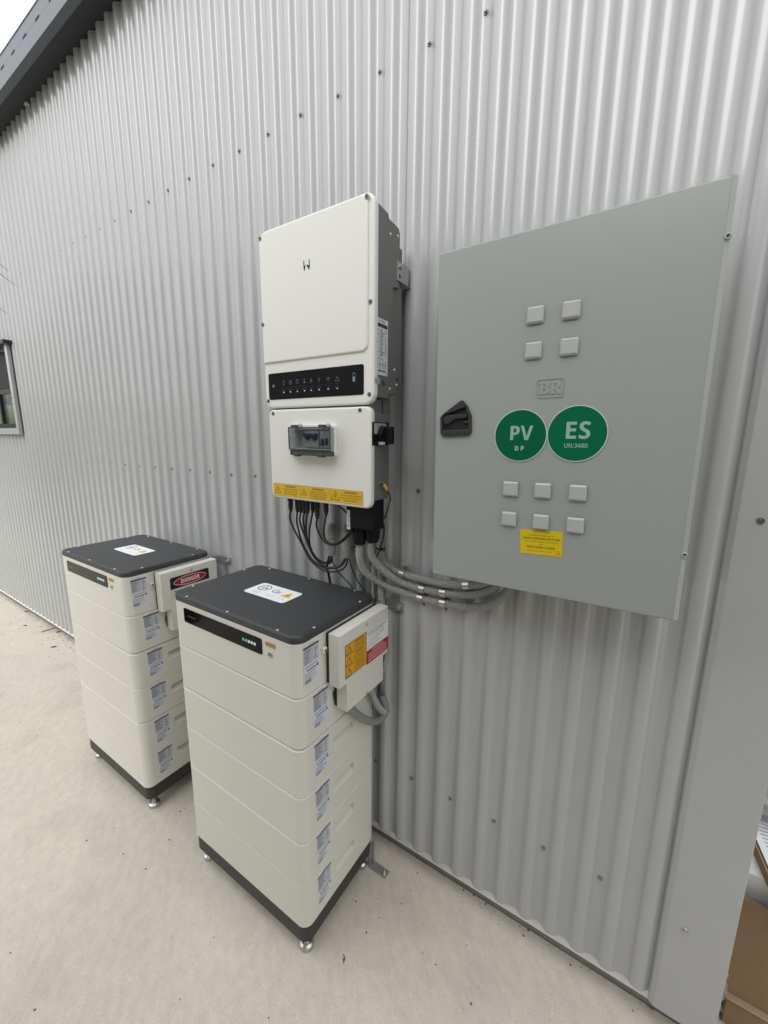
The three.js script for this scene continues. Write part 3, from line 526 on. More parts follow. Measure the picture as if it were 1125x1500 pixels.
  part(bw, 'black_toggle', merge(box(-0.411, -0.4, 1.578, 1.587, 0.212, 0.219, 0.001), box(-0.384, -0.372, 1.578, 1.587, 0.212, 0.219, 0.001), box(-0.352, -0.342, 1.563, 1.582, 0.212, 0.218, 0.001), box(-0.334, -0.328, 1.565, 1.584, 0.212, 0.218, 0.001)), M.dgrey);
  part(bw, 'clear_cover', merge(box(-0.459, -0.3005, 1.5505, 1.6135, 0.2345, 0.2365), box(-0.459, -0.457, 1.5505, 1.6135, 0.2172, 0.2343), box(-0.3025, -0.3005, 1.5505, 1.6135, 0.2172, 0.2343), box(-0.4568, -0.3027, 1.6115, 1.6135, 0.2172, 0.2343)), M.smoke);
  part(bw, 'cover_frame', merge(box(-0.4605, -0.4578, 1.549, 1.615, 0.2345, 0.2378, 0.001), box(-0.3017, -0.299, 1.549, 1.615, 0.2345, 0.2378, 0.001), box(-0.4578, -0.3017, 1.612, 1.615, 0.2345, 0.2378, 0.001), box(-0.4578, -0.3017, 1.549, 1.5525, 0.2345, 0.2378, 0.001)), M.dgrey);
  part(bw, 'hinge_strip', merge(box(-0.461, -0.299, 1.533, 1.5485, 0.2172, 0.233, 0.003), box(-0.442, -0.424, 1.5295, 1.54, 0.2172, 0.236, 0.003), box(-0.35, -0.33, 1.5295, 1.54, 0.2172, 0.236, 0.003)), M.dgrey);
  for (const x of [-0.442, -0.334]) { const l = part(bw, 'latch', merge(box(x - 0.012, x + 0.008, 1.6135, 1.622, 0.2172, 0.234, 0.003)), M.dgrey); part(l, 'latch_screw', cylZ(0.005, 0.217, 0.224, x + 0.016, 1.6205, 12), M.pcGrey); }
  // rotary isolator on the right side
  const sw = part(t, 'rotary_switch', box(-0.1885, -0.1845, 1.5655, 1.6285, 0.112, 0.1955, 0.001), M.black);
  part(sw, 'switch_plate', facing.x(0.189, 1.5965, -0.1843, 0.0595, 0.029, 0.004), sticker(canvasTex(128, 64, (g, w, h) => { g.fillStyle = '#9fa19e'; g.fillRect(0, 0, w, h); g.fillStyle = '#2b2b2b'; g.font = 'bold 18px sans-serif'; g.textAlign = 'center'; g.fillText('DC Switch', w / 2, 24, 70); })));
  const kn = part(sw, 'knob', merge(cylX(0.026, -0.184, -0.17, 1.593, 0.149, 26, 0.024), box(-0.171, -0.148, 1.569, 1.617, 0.141, 0.157, 0.003)), M.black);
  part(kn, 'pointer', box(-0.1838, -0.169, 1.5675, 1.5755, 0.158, 0.168), M.pcGrey);
  // earth stud
  const st = part(t, 'earth_stud', cylX(0.006, -0.1885, -0.182, 1.459, 0.15, 6), M.steel);
  part(st, 'lug', box(-0.184, -0.1825, 1.447, 1.463, 0.14, 0.152, 0.0005), M.steel);
  // sockets and gland block below
  const plug = merge(cylY(0.0075, -0.058, -0.002, 0, 0, 14, 0.0085), cylY(0.0095, -0.03, -0.012, 0, 0, 8), cylY(0.0055, -0.066, -0.058, 0, 0, 12));
  for (const [x, len] of PLUGS()) { const p = placed(t, 'plug', plug, M.blackSoft, [x, 1.393 + 0.012 - len, 0.15]); p.scale.y = 1; if (len > 0.02) part(p, 'socket', cylY(0.0085, 1.393 - len, 1.413, x, 0.15, 12), M.black); else part(p, 'socket', cylY(0.0085, 1.398, 1.413, x, 0.15, 12), M.black); }
  const gb = part(t, 'gland_block', merge(box(-0.282, -0.198, 1.318, 1.413, 0.112, 0.168, 0.006), cylY(0.021, 1.272, 1.32, -0.278, 0.128, 20, 0.024), cylY(0.0185, 1.262, 1.29, -0.278, 0.128, 8), cylY(0.021, 1.282, 1.32, -0.236, 0.118, 20, 0.024), cylY(0.018, 1.272, 1.3, -0.236, 0.118, 8)), M.black);
  const dg = part(t, 'data_module', box(-0.307, -0.2835, 1.302, 1.413, 0.138, 0.158, 0.003), M.black);
  part(dg, 'data_label', facing.z(-0.304, 1.311, 0.1582, 0.0125, 0.06, 0.0008), sticker(canvasTex(48, 220, (g, w, h) => { g.fillStyle = '#cfd2d4'; g.fillRect(0, 0, w, h); g.save(); g.translate(30, 190); g.rotate(-Math.PI / 2); g.fillStyle = '#3c3e42'; g.font = 'bold 20px sans-serif'; g.fillText('SN 95027AH', 24, 2); g.fillRect(0, -14, 18, 18); g.restore(); })));
}
function PLUGS() { return [[-0.5505, 0], [-0.519, 0], [-0.5035, 0], [-0.488, 0], [-0.4735, 0], [-0.4505, -0.006], [-0.4315, 0.012], [-0.3935, -0.004]]; }

// ------------------------------------------------------------------ meter cabinet
{
  const t = thing('electrical_cabinet', 'large grey-green steel cabinet with round PV and ES signs on its door', 'cabinet', [0.262, 1.246, 0]);
  const X0 = 0.0035, XR = 0.5135, XE = 0.5215, Y0 = 1.2445, Y1 = 2.0005;
  part(t, 'enclosure', box(0.012, 0.505, Y0 + 0.006, Y1 - 0.006, 0.0115, 0.1765, 0.003), M.door);
  const bulk = dataTex(512, 512, (i, j) => 0.5 + 0.16 * n2(i * 0.25, j * 0.25) + 0.12 * n2b(i * 0.06, j * 0.12));
  const md = M.door.clone(); md.bumpMap = bulk; md.bumpScale = 0.00012;
  const secs = [[X0, 0.178], [X0, 0.198], [X0 + 0.002, 0.2], [XR, 0.2], [XE, 0.1925], [XE, 0.178]].map(([x, z]) => [x, -z]);
  const door = part(t, 'door', (() => { let g = new THREE.ExtrudeGeometry(poly(secs), { depth: Y1 - Y0 - 0.005, bevelEnabled: true, bevelThickness: 0.0025, bevelSize: 0.0025, bevelOffset: -0.0025, bevelSegments: 1 }); g.rotateX(-Math.PI / 2).translate(0, Y0 + 0.0025, 0); return toCreasedNormals(g, 0.3); })(), md);
  // bright folded hinge edge
  part(door, 'hinge_edge', (() => { const g = extrude(poly([[XR + 0.0004, -0.2004], [XE + 0.0004, -0.1929], [XE - 0.002, -0.1905], [XR - 0.001, -0.198]].reverse()), Y0 + 0.001, Y1 + 0.0005, 0, 1, 2); return upright(g); })(), M.door);
  for (const y of [1.9115, 1.3762]) { const r = part(door, 'rivet', merge(cylZ(0.0052, 0.1935, 0.2, XE - 0.0035, y, 18, 0.0045), new THREE.TorusGeometry(0.0036, 0.0018, 8, 18).translate(XE - 0.0035, y, 0.2)), M.door); part(r, 'rivet_hole', cylZ(0.0017, 0.2, 0.2006, XE - 0.0035, y, 12), M.gutterSlot); }
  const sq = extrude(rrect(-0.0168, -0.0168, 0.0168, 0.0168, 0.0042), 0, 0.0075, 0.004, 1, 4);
  for (const [x, y] of [[0.2235, 1.8365], [0.291, 1.8358], [0.2238, 1.768], [0.292, 1.7675], [0.1925, 1.4785], [0.261, 1.479], [0.3298, 1.479], [0.193, 1.41], [0.2615, 1.4105], [0.3302, 1.411]]) placed(door, 'square_boss', sq, M.litBossPaint, [x, y, 0.2001]);
  { // embossed emblem: outline and letters
    const s = rrect(0.2353, 1.6721, 0.2876, 1.7095, [0.005, 0.001, 0.005, 0.001]); const h = new THREE.Path(rrect(0.2365, 1.6733, 0.2864, 1.7083, [0.004, 0.001, 0.004, 0.001]).getPoints(8)); s.holes.push(h);
    const font = await new FontLoader().loadAsync('fonts/droid/droid_serif_bold.typeface.json');
    const tg = new TextGeometry('BR', { font, size: 0.023, depth: 0.001, bevelEnabled: true, bevelThickness: 0.0006, bevelSize: 0.0004, bevelSegments: 2, curveSegments: 6 }); tg.computeBoundingBox(); const b = tg.boundingBox; tg.translate(0.2612 - (b.min.x + b.max.x) / 2, 1.6908 - (b.min.y + b.max.y) / 2, 0.2);
    part(door, 'emblem', merge(extrude(s, 0.1999, 0.2016, 0.0006, 1), tg), md);
  }
  { // recessed swing handle
    const out = [[0.0176, 1.6384], [0.019, 1.6015], [0.0255, 1.5942], [0.0898, 1.5962], [0.0966, 1.6035], [0.0955, 1.6402], [0.0848, 1.6633], [0.0735, 1.6759], [0.0673, 1.6753], [0.0225, 1.645]], inn = [[0.0247, 1.6374], [0.0254, 1.6085], [0.0891, 1.6105], [0.0882, 1.6387], [0.0805, 1.6593], [0.0711, 1.6711], [0.0264, 1.6416]];
    const s = poly(out); s.holes.push(new THREE.Path(inn.map(([x, y]) => new THREE.Vector2(x, y))));
    const h = part(door, 'handle', extrude(s, 0.1995, 0.2065, 0.002, 3, 4), M.blackSoft);
    part(h, 'recess', extrude(poly(inn), 0.1994, 0.2006, 0, 1, 2), M.gutterSlot);
    part(h, 'lever', merge(extrude(poly([[0.0276, 1.6382], [0.0274, 1.6297], [0.0329, 1.6226], [0.0395, 1.6229], [0.0556, 1.6345], [0.0856, 1.6367], [0.0846, 1.646], [0.0357, 1.6434]]), 0.201, 0.2072, 0.0012, 2, 4), box(0.078, 0.0885, 1.624, 1.629, 0.201, 0.2055, 0.001)), M.blackSoft);
  }
  const round = (x, y, r, tex, rough) => { const g = new THREE.CylinderGeometry(r, r, 0.0018, 64); const p = g.attributes.position, uv = g.attributes.uv; g.rotateX(Math.PI / 2); for (let i = 0; i < p.count; i++) uv.setXY(i, 0.5 + p.getX(i) / r / 2, 0.5 + p.getY(i) / r / 2); g.translate(x, y, 0.2011); return [g, new THREE.MeshPhysicalMaterial({ map: tex, roughness: rough, specularIntensity: 0.4 })]; };
  const disc = (big, small, honey) => canvasTex(512, 512, (g, w, h) => {
    g.fillStyle = '#c9d2cc'; g.fillRect(0, 0, w, h); g.fillStyle = honey ? '#06553a' : '#006342'; g.beginPath(); g.arc(256, 256, 249, 0, 7); g.fill();
    if (honey) { g.save(); g.clip(); g.strokeStyle = '#0c6846'; g.lineWidth = 3.4; for (let y = -10; y < 540; y += 14) for (let x = -10; x < 540; x += 26) { const ox = ((y / 14) | 0) % 2 ? 13 : 0; g.beginPath(); g.moveTo(x + ox - 9, y); g.lineTo(x + ox, y + 7); g.lineTo(x + ox + 9, y); g.lineTo(x + ox, y - 7); g.closePath(); g.stroke(); } g.restore(); }
    g.fillStyle = '#93b1a8'; g.textAlign = 'center'; g.font = 'bold ' + (honey ? 196 : 214) + 'px sans-serif'; g.fillText(big, 262, 300); g.fillStyle = '#a9c2b8'; g.font = (honey ? 'bold 62px' : '52px') + ' sans-serif'; g.fillText(honey ? 'D P' : small, 256, honey ? 404 : 382);
  });
  t.rotation.z = 0.012; t.position.x += 0.0045; // hung a touch out of plumb
  { const [g, m] = round(0.2062, 1.5955, 0.0555, disc('PV', 'DP', true), 0.3); part(door, 'round_sign', g, m, 'round green sign reading PV DP'); }
  { const [g, m] = round(0.3182, 1.5985, 0.0562, disc('ES', 'UN:3480', false), 0.42); part(door, 'round_sign', g, m, 'round green sign reading ES UN:3480'); }
  part(door, 'yellow_sticker', (() => { const g = facing.z(0, 0, 0, 0.0882, 0.0552, 0.0015, 0.0006); return g.rotateZ(0.045).translate(0.2215, 1.3345, 0.2002); })(), sticker(canvasTex(512, 320, (g, w, h) => {
    g.fillStyle = '#d3b90c'; g.fillRect(0, 0, w, h); g.fillStyle = '#3a2a08'; g.textAlign = 'center';
    g.font = 'bold 24px sans-serif'; g.fillText('As per AS/NZS spec', 256, 26); g.font = '26px sans-serif'; g.fillText('For SAFETY reasons run all', 256, 76); g.font = 'bold 36px sans-serif'; g.fillText('LEADS THROUGH BOTTOM', 256, 122); g.font = '25px sans-serif'; g.fillText('Secure cords to plastic cord retainer', 256, 158); g.fillText('and', 256, 192); g.font = 'bold 36px sans-serif'; g.fillText('KEEP DOOR CLOSED', 256, 236); g.font = '17px sans-serif'; g.fillText('The circuit must be protected outdoors', 236, 278);
    tri(g, 462, 272, 40, null, '#a8471a', 5);
  })));
}

// ------------------------------------------------------------------ conduits, clips, cables
const con = (label, pts, r = 0.0128, group = 'grey flexible conduits on the wall') => single('flexible_conduit', label, 'conduit', ribbed(pts, r), M.conduit, pts[0], group);
con('lowest of the three ribbed grey conduits curving from inverter to cabinet', [[-0.278, 1.29, 0.128], [-0.279, 1.257, 0.126], [-0.287, 1.21, 0.115], [-0.281, 1.153, 0.085], [-0.24, 1.111, 0.045], [-0.169, 1.0915, 0.028], [-0.115, 1.086, 0.0255], [-0.036, 1.088, 0.0255], [0.019, 1.092, 0.026], [0.071, 1.102, 0.028], [0.121, 1.129, 0.034], [0.156, 1.168, 0.045], [0.176, 1.21, 0.06], [0.18, 1.26, 0.07]]);
con('middle one of the three ribbed grey conduits curving towards the cabinet', [[-0.236, 1.3, 0.118], [-0.246, 1.262, 0.115], [-0.252, 1.22, 0.1], [-0.231, 1.171, 0.07], [-0.194, 1.133, 0.037], [-0.11, 1.1185, 0.0258], [-0.036, 1.1215, 0.0258], [0.027, 1.129, 0.026], [0.083, 1.149, 0.03], [0.12, 1.177, 0.04], [0.144, 1.212, 0.055], [0.15, 1.26, 0.06]]);
con('uppermost of the three ribbed grey conduits curving towards the cabinet', [[-0.27, 1.34, 0.028], [-0.268, 1.24, 0.0265], [-0.256, 1.187, 0.0265], [-0.221, 1.163, 0.0262], [-0.182, 1.1545, 0.0258], [-0.116, 1.151, 0.0258], [-0.043, 1.1505, 0.0258], [0.035, 1.161, 0.026], [0.083, 1.178, 0.035], [0.113, 1.207, 0.05], [0.118, 1.26, 0.06]]);
con('upright ribbed grey conduit under the left black gland, behind the nearer battery', [[-0.366, 1.22, 0.045], [-0.356, 1.19, 0.03], [-0.352, 1.12, 0.026], [-0.352, 0.9, 0.026], [-0.35, 0.62, 0.028]]);
con('upright ribbed grey conduit in the middle, behind the nearer battery', [[-0.3, 1.24, 0.04], [-0.293, 1.19, 0.028], [-0.291, 1.12, 0.026], [-0.292, 0.9, 0.026], [-0.29, 0.62, 0.028]], 0.0115);
con('tall upright grey conduit with green wire beside the inverter corner', [[-0.267, 1.335, 0.0265], [-0.267, 1.23, 0.026], [-0.264, 1.08, 0.026], [-0.262, 0.98, 0.024], [-0.262, 0.75, 0.024]], 0.0135);
single('conduit_bend', 'smooth grey conduit bend under the side cover of the nearer battery', 'conduit', cable([[-0.233, 0.815, 0.255], [-0.234, 0.785, 0.245], [-0.235, 0.76, 0.226], [-0.235, 0.705, 0.18], [-0.235, 0.655, 0.124], [-0.235, 0.629, 0.07], [-0.236, 0.64, 0.03], [-0.26, 0.68, 0.022]], 0.0125, 14, 60), M.conduitSmooth, [-0.235, 0.8, 0.25]);
con('short ribbed grey conduit hanging from the side cover of the nearer battery', [[-0.233, 0.815, 0.14], [-0.235, 0.764, 0.125], [-0.235, 0.714, 0.099], [-0.235, 0.655, 0.06], [-0.237, 0.63, 0.03], [-0.262, 0.66, 0.02]], 0.012);
con('ribbed grey conduit in the gap between battery side cover and wall', [[-0.25, 0.97, 0.03], [-0.228, 0.9, 0.045], [-0.222, 0.85, 0.06], [-0.235, 0.79, 0.08]], 0.0115);
function gland(label, x, y, z, lean) {
  const t = thing('conduit_fitting', label, 'conduit fitting', [x, y, z], 'grey conduit fittings below the inverter');
  part(t, 'nut', merge(cylY(0.0165, y - 0.005, y + 0.03, x, z, 8, 0.0175), cylY(0.0135, y - 0.028, y - 0.005, x, z, 18, 0.0165)), M.conduit);
  part(t, 'conduit_stub', ribbed([[x, y + 0.025, z], [x - 0.003, y + 0.042, z - 0.006], [x - 0.022, y + 0.056, z - 0.028], [x - 0.05, y + 0.056, 0.012], [x - 0.07, y + 0.05, -0.01]], 0.0145, 0.0075, 0.0015), M.conduit);
}
gland('left grey conduit fitting hanging on the wall with black cables entering it', -0.4425, 1.2115, 0.07, 0.004);
gland('grey conduit fitting close beside the black gland block under the inverter', -0.3755, 1.2145, 0.07, 0.02);
{ // saddle clips: two stand at each run
  const mk = (x, y, z, rot, label, below) => {
    const t = thing('saddle_clip', label, 'conduit clip', [x, y, z], 'shiny metal saddle clips on the conduits');
    const g = new THREE.CylinderGeometry(0.0141, 0.0141, 0.019, 24, 1, false).rotateZ(Math.PI / 2); g.rotateZ(rot).translate(x, y, z); const b = part(t, 'strap', g, M.steel);
    const dy = below ? -0.026 : 0.022, tx = x + 0.004;
    part(t, 'foot', box(tx - 0.0105, tx + 0.0105, Math.min(y + dy, y) - (below ? 0.006 : 0), Math.max(y + dy, y) + (below ? 0 : 0.002), 0.0105, 0.0128, 0.0008), M.steel);
    part(t, 'screw', cylZ(0.0055, 0.0128, 0.017, tx, y + dy + (below ? 0.002 : -0.004), 8, 0.004), M.darkSteel);
  };
  mk(-0.182, 1.1545, 0.0258, -0.16, 'metal clip at the left end of the uppermost ribbed conduit', false);
  mk(0.037, 1.161, 0.026, 0.2, 'metal clip under the cabinet corner on the uppermost conduit', false);
  mk(-0.108, 1.1185, 0.0258, -0.02, 'left metal clip on the middle ribbed conduit', true);
  mk(-0.036, 1.1215, 0.0258, 0.05, 'right metal clip on the middle ribbed conduit', true);
  mk(-0.113, 1.086, 0.0256, -0.06, 'left metal clip on the lowest ribbed conduit, its foot below', true);
  mk(-0.035, 1.088, 0.0256, 0.03, 'right metal clip on the lowest ribbed conduit, its foot below', true);
}
const cb = (label, pts, r = 0.0032, m = M.cable, name = 'solar_cable', cat = 'cable', group = 'black cables looping below the inverter') => single(name, label, cat, cable(pts, r, 8, 64), m, pts[0], group);
const G1 = [-0.4425, 1.19, 0.07], G2 = [-0.3755, 1.195, 0.07];
cb('outermost black cable loop hanging from the leftmost plug', [[-0.5505, 1.342, 0.15], [-0.558, 1.312, 0.148], [-0.547, 1.278, 0.143], [-0.518, 1.234, 0.14], [-0.48, 1.182, 0.14], [-0.436, 1.152, 0.135], [-0.394, 1.147, 0.125], [-0.362, 1.158, 0.105], [-0.367, 1.178, 0.078], [G2[0] + 0.002, 1.2, 0.072]], 0.0032, M.cableRed);
cb('black cable loop from the second plug of the row', [[-0.519, 1.342, 0.15], [-0.527, 1.31, 0.147], [-0.526, 1.278, 0.142], [-0.513, 1.227, 0.136], [-0.475, 1.179, 0.134], [-0.436, 1.157, 0.128], [-0.403, 1.155, 0.118], [-0.374, 1.166, 0.098], [-0.376, 1.184, 0.075], [G2[0] - 0.004, 1.2, 0.07]]);
cb('black cable from the third plug of the row, crossing the second', [[-0.5035, 1.342, 0.15], [-0.512, 1.31, 0.148], [-0.497, 1.256, 0.14], [-0.479, 1.209, 0.132], [-0.45, 1.172, 0.12], [-0.43, 1.163, 0.105], [-0.425, 1.168, 0.088], [-0.437, 1.182, 0.073], [G1[0] + 0.004, 1.195, 0.07]]);
cb('black cable from the fourth plug of the row', [[-0.488, 1.342, 0.15], [-0.498, 1.312, 0.146], [-0.496, 1.275, 0.141], [-0.483, 1.22, 0.134], [-0.458, 1.18, 0.124], [-0.435, 1.165, 0.106], [-0.432, 1.17, 0.086], [G1[0] - 0.001, 1.195, 0.07]]);
cb('black cable from the fifth plug of the row', [[-0.4735, 1.342, 0.15], [-0.486, 1.312, 0.145], [-0.49, 1.276, 0.142], [-0.481, 1.22, 0.138], [-0.455, 1.176, 0.13], [-0.42, 1.157, 0.12], [-0.385, 1.162, 0.1], [-0.378, 1.182, 0.078], [G2[0], 1.2, 0.07]]);
cb('black cable from the sixth plug, swinging back to the left', [[-0.4505, 1.348, 0.15], [-0.462, 1.318, 0.146], [-0.476, 1.281, 0.14], [-0.482, 1.228, 0.134], [-0.466, 1.186, 0.126], [-0.44, 1.166, 0.11], [-0.435, 1.172, 0.085], [G1[0] - 0.004, 1.195, 0.07]]);
cb('black cable from the long plug, sagging right to the data module', [[-0.4315, 1.33, 0.15], [-0.44, 1.305, 0.146], [-0.438, 1.287, 0.142], [-0.419, 1.256, 0.14], [-0.387, 1.244, 0.14], [-0.351, 1.254, 0.14], [-0.32, 1.278, 0.14], [-0.297, 1.3, 0.143]]);
cb('black cable from the rightmost plug, sagging to the data module', [[-0.3935, 1.346, 0.15], [-0.404, 1.315, 0.146], [-0.41, 1.29, 0.144], [-0.402, 1.262, 0.147], [-0.375, 1.251, 0.148], [-0.345, 1.2605, 0.147], [-0.316, 1.285, 0.147], [-0.295, 1.306, 0.148]]);
cb('thick black cable dropping from the left fitting behind the battery lid', [[-0.444, 1.2, 0.07], [-0.45, 1.172, 0.074], [-0.46, 1.14, 0.074], [-0.464, 1.1, 0.06], [-0.464, 1.0, 0.04], [-0.464, 0.9, 0.035]], 0.0045);
cb('thin black cable crossing the tall upright conduit beside the inverter', [[-0.27, 1.35, 0.045], [-0.248, 1.32, 0.043], [-0.244, 1.279, 0.043], [-0.258, 1.229, 0.044], [-0.272, 1.193, 0.05], [-0.3, 1.17, 0.04]], 0.0028);
cb('short black cable running to the top of the data module', [[-0.37, 1.41, 0.14], [-0.353, 1.378, 0.14], [-0.33, 1.366, 0.142], [-0.312, 1.356, 0.147]], 0.0028);
const gw = (label, pts, r = 0.0022) => cb(label, pts, r, M.green, 'earth_wire', 'earth wire', 'green earth wires');
{
  const t = thing('earth_wire', 'green earth wire with yellow sleeve on the inverter side stud', 'earth wire', [-0.18, 1.43, 0.13], 'green earth wires');
  part(t, 'wire', cable([[-0.178, 1.443, 0.137], [-0.177, 1.428, 0.122], [-0.178, 1.412, 0.112], [-0.185, 1.392, 0.108], [-0.205, 1.36, 0.09], [-0.235, 1.338, 0.05], [-0.266, 1.325, 0.028]], 0.0024, 8, 40), M.green);
  part(t, 'sleeve', cable([[-0.18, 1.4565, 0.147], [-0.1775, 1.449, 0.141], [-0.1765, 1.44, 0.133]], 0.0046, 10, 10), M.yellow);
}
gw('green earth wire from the left fitting down to the battery lid', [[-0.441, 1.19, 0.072], [-0.436, 1.168, 0.075], [-0.419, 1.136, 0.072], [-0.395, 1.103, 0.06], [-0.372, 1.078, 0.05], [-0.36, 1.03, 0.04]]);
gw('green earth wire from the right fitting down past the battery lid', [[-0.373, 1.2, 0.072], [-0.366, 1.184, 0.07], [-0.357, 1.155, 0.068], [-0.339, 1.116, 0.065], [-0.318, 1.075, 0.05], [-0.31, 1.03, 0.04]]);
gw('short green earth wire beside the tall conduit behind the battery corner', [[-0.277, 1.12, 0.044], [-0.278, 1.09, 0.044], [-0.276, 1.06, 0.044], [-0.278, 1.02, 0.04]]);
single('cable_tie', 'black cable tie round the tall upright conduit', 'cable tie', merge(new THREE.TorusGeometry(0.0145, 0.0018, 8, 28).rotateX(Math.PI / 2).translate(-0.267, 1.226, 0.026), box(-0.259, -0.253, 1.222, 1.23, 0.034, 0.042, 0.001)), M.black, [-0.267, 1.226, 0.026]);

// ------------------------------------------------------------------ cardboard boxes beyond the corner
{
  const a = thing('cardboard_box', 'open brown cardboard box with white foam inside, beyond the shed corner', 'box', [1.0, 0.095, -0.4], 'boxes beyond the corner');
  const X0 = 0.762, X1 = 1.32, Z0 = -0.62, Z1 = -0.125, T = 0.006, Y0 = 0.0965, Y1 = 0.408;
  part(a, 'side_panel', box(X0, X1, Y0, Y1, Z1 - T, Z1), M.card); part(a, 'side_panel', box(X0, X1, Y0, Y1, Z0, Z0 + T), M.card);
  part(a, 'side_panel', box(X0, X0 + T, Y0, Y1 - 0.001, Z0 + T, Z1 - T), M.card); part(a, 'side_panel', box(X1 - T, X1, Y0, Y1 - 0.001, Z0 + T, Z1 - T), M.card); part(a, 'bottom_panel', box(X0 + T, X1 - T, Y0, Y0 + T, Z0 + T, Z1 - T), M.card);
  const f = thing('foam_block', 'white foam packing standing up out of the open cardboard box', 'foam', [0.85, 0.11, -0.3]);
  part(f, 'foam_end', box(0.775, 0.86, 0.11, 0.462, -0.5, -0.16, 0.006), M.foam); part(f, 'foam_base', box(0.863, 1.3, 0.11, 0.34, -0.58, -0.16, 0.006), M.foam);
  const l = thing('cardboard_box', 'flat brown cardboard box lying under the open box', 'box', [1.0, 0, -0.4], 'boxes beyond the corner');
  part(l, 'carton', box(0.785, 1.36, 0.0, 0.09, -0.66, -0.115, 0.003), M.card); part(l, 'lid_flap', box(0.782, 1.363, 0.0905, 0.0955, -0.66, -0.108, 0.002), M.tape);
  const c = thing('cardboard_box', 'shallow brown cardboard tray with a white sheet, resting on the foam', 'box', [0.95, 0.463, -0.25], 'boxes beyond the corner');
  const turned = (g) => g.rotateY(0.124).translate(0.808, 0.4635, -0.24);
  part(c, 'tray', turned(merge(box(0, 0.005, 0, 0.028, -0.12, 0.2), box(0.0052, 0.3, 0, 0.028, 0.195, 0.2), box(0.0052, 0.3, 0, 0.028, -0.12, -0.115), box(0.0052, 0.3, 0, 0.004, -0.1148, 0.1948))), M.card);
  part(c, 'paper_sheet', turned(decalGeo(0.27, 0.28, 0).rotateX(-Math.PI / 2).translate(0.012, 0.021, 0.185)), sticker(canvasTex(256, 256, (g, w, h) => { g.fillStyle = '#e9eaec'; g.fillRect(0, 0, w, h); g.fillStyle = '#9b9ea4'; for (let y = 20; y < 240; y += 12) g.fillRect(16, y, 60 + ((y * 37) % 110), 4); })));
  const bagG = new THREE.SphereGeometry(0.1, 48, 32); const p = bagG.attributes.position; for (let i = 0; i < p.count; i++) { const x = p.getX(i), y = p.getY(i), z = p.getZ(i), k = 1 + 0.2 * n2(x * 20, y * 20 + z * 9) + 0.14 * Math.abs(n2b(x * 42 + z * 20, z * 42 + y * 20)); p.setXYZ(i, x * k, y * k * 0.8, z * k); } bagG.computeVertexNormals(); bagG.translate(0.895, 0.545, -0.4);
  single('plastic_bag', 'crumpled clear white plastic bag on top of the foam packing', 'plastic bag', bagG, M.bag, [0.895, 0.47, -0.4]);
  const foil = new THREE.PlaneGeometry(0.03, 0.16, 8, 20); const q = foil.attributes.position; for (let i = 0; i < q.count; i++) q.setZ(i, 0.012 * n2(q.getX(i) * 30, q.getY(i) * 20)); foil.computeVertexNormals(); const fm = M.bag.clone(); fm.side = THREE.DoubleSide; foil.rotateY(0.5).translate(0.768, 0.1, -0.115);
  single('plastic_wrap', 'strip of clear plastic wrap beside the lowest cardboard box', 'plastic wrap', foil, fm, [0.785, 0.0, -0.105]);
  const d = thing('cardboard_box', 'dark brown tall carton at the back behind the plastic bag', 'box', [1.2, 0, -1.2], 'boxes beyond the corner');
  part(d, 'carton', box(0.85, 1.5, 0, 0.82, -1.2, -0.66, 0.004), M.cardDark); part(d, 'packing_tape', box(1.1, 1.16, 0.4, 0.8205, -0.6595, -0.659), M.tape);
}

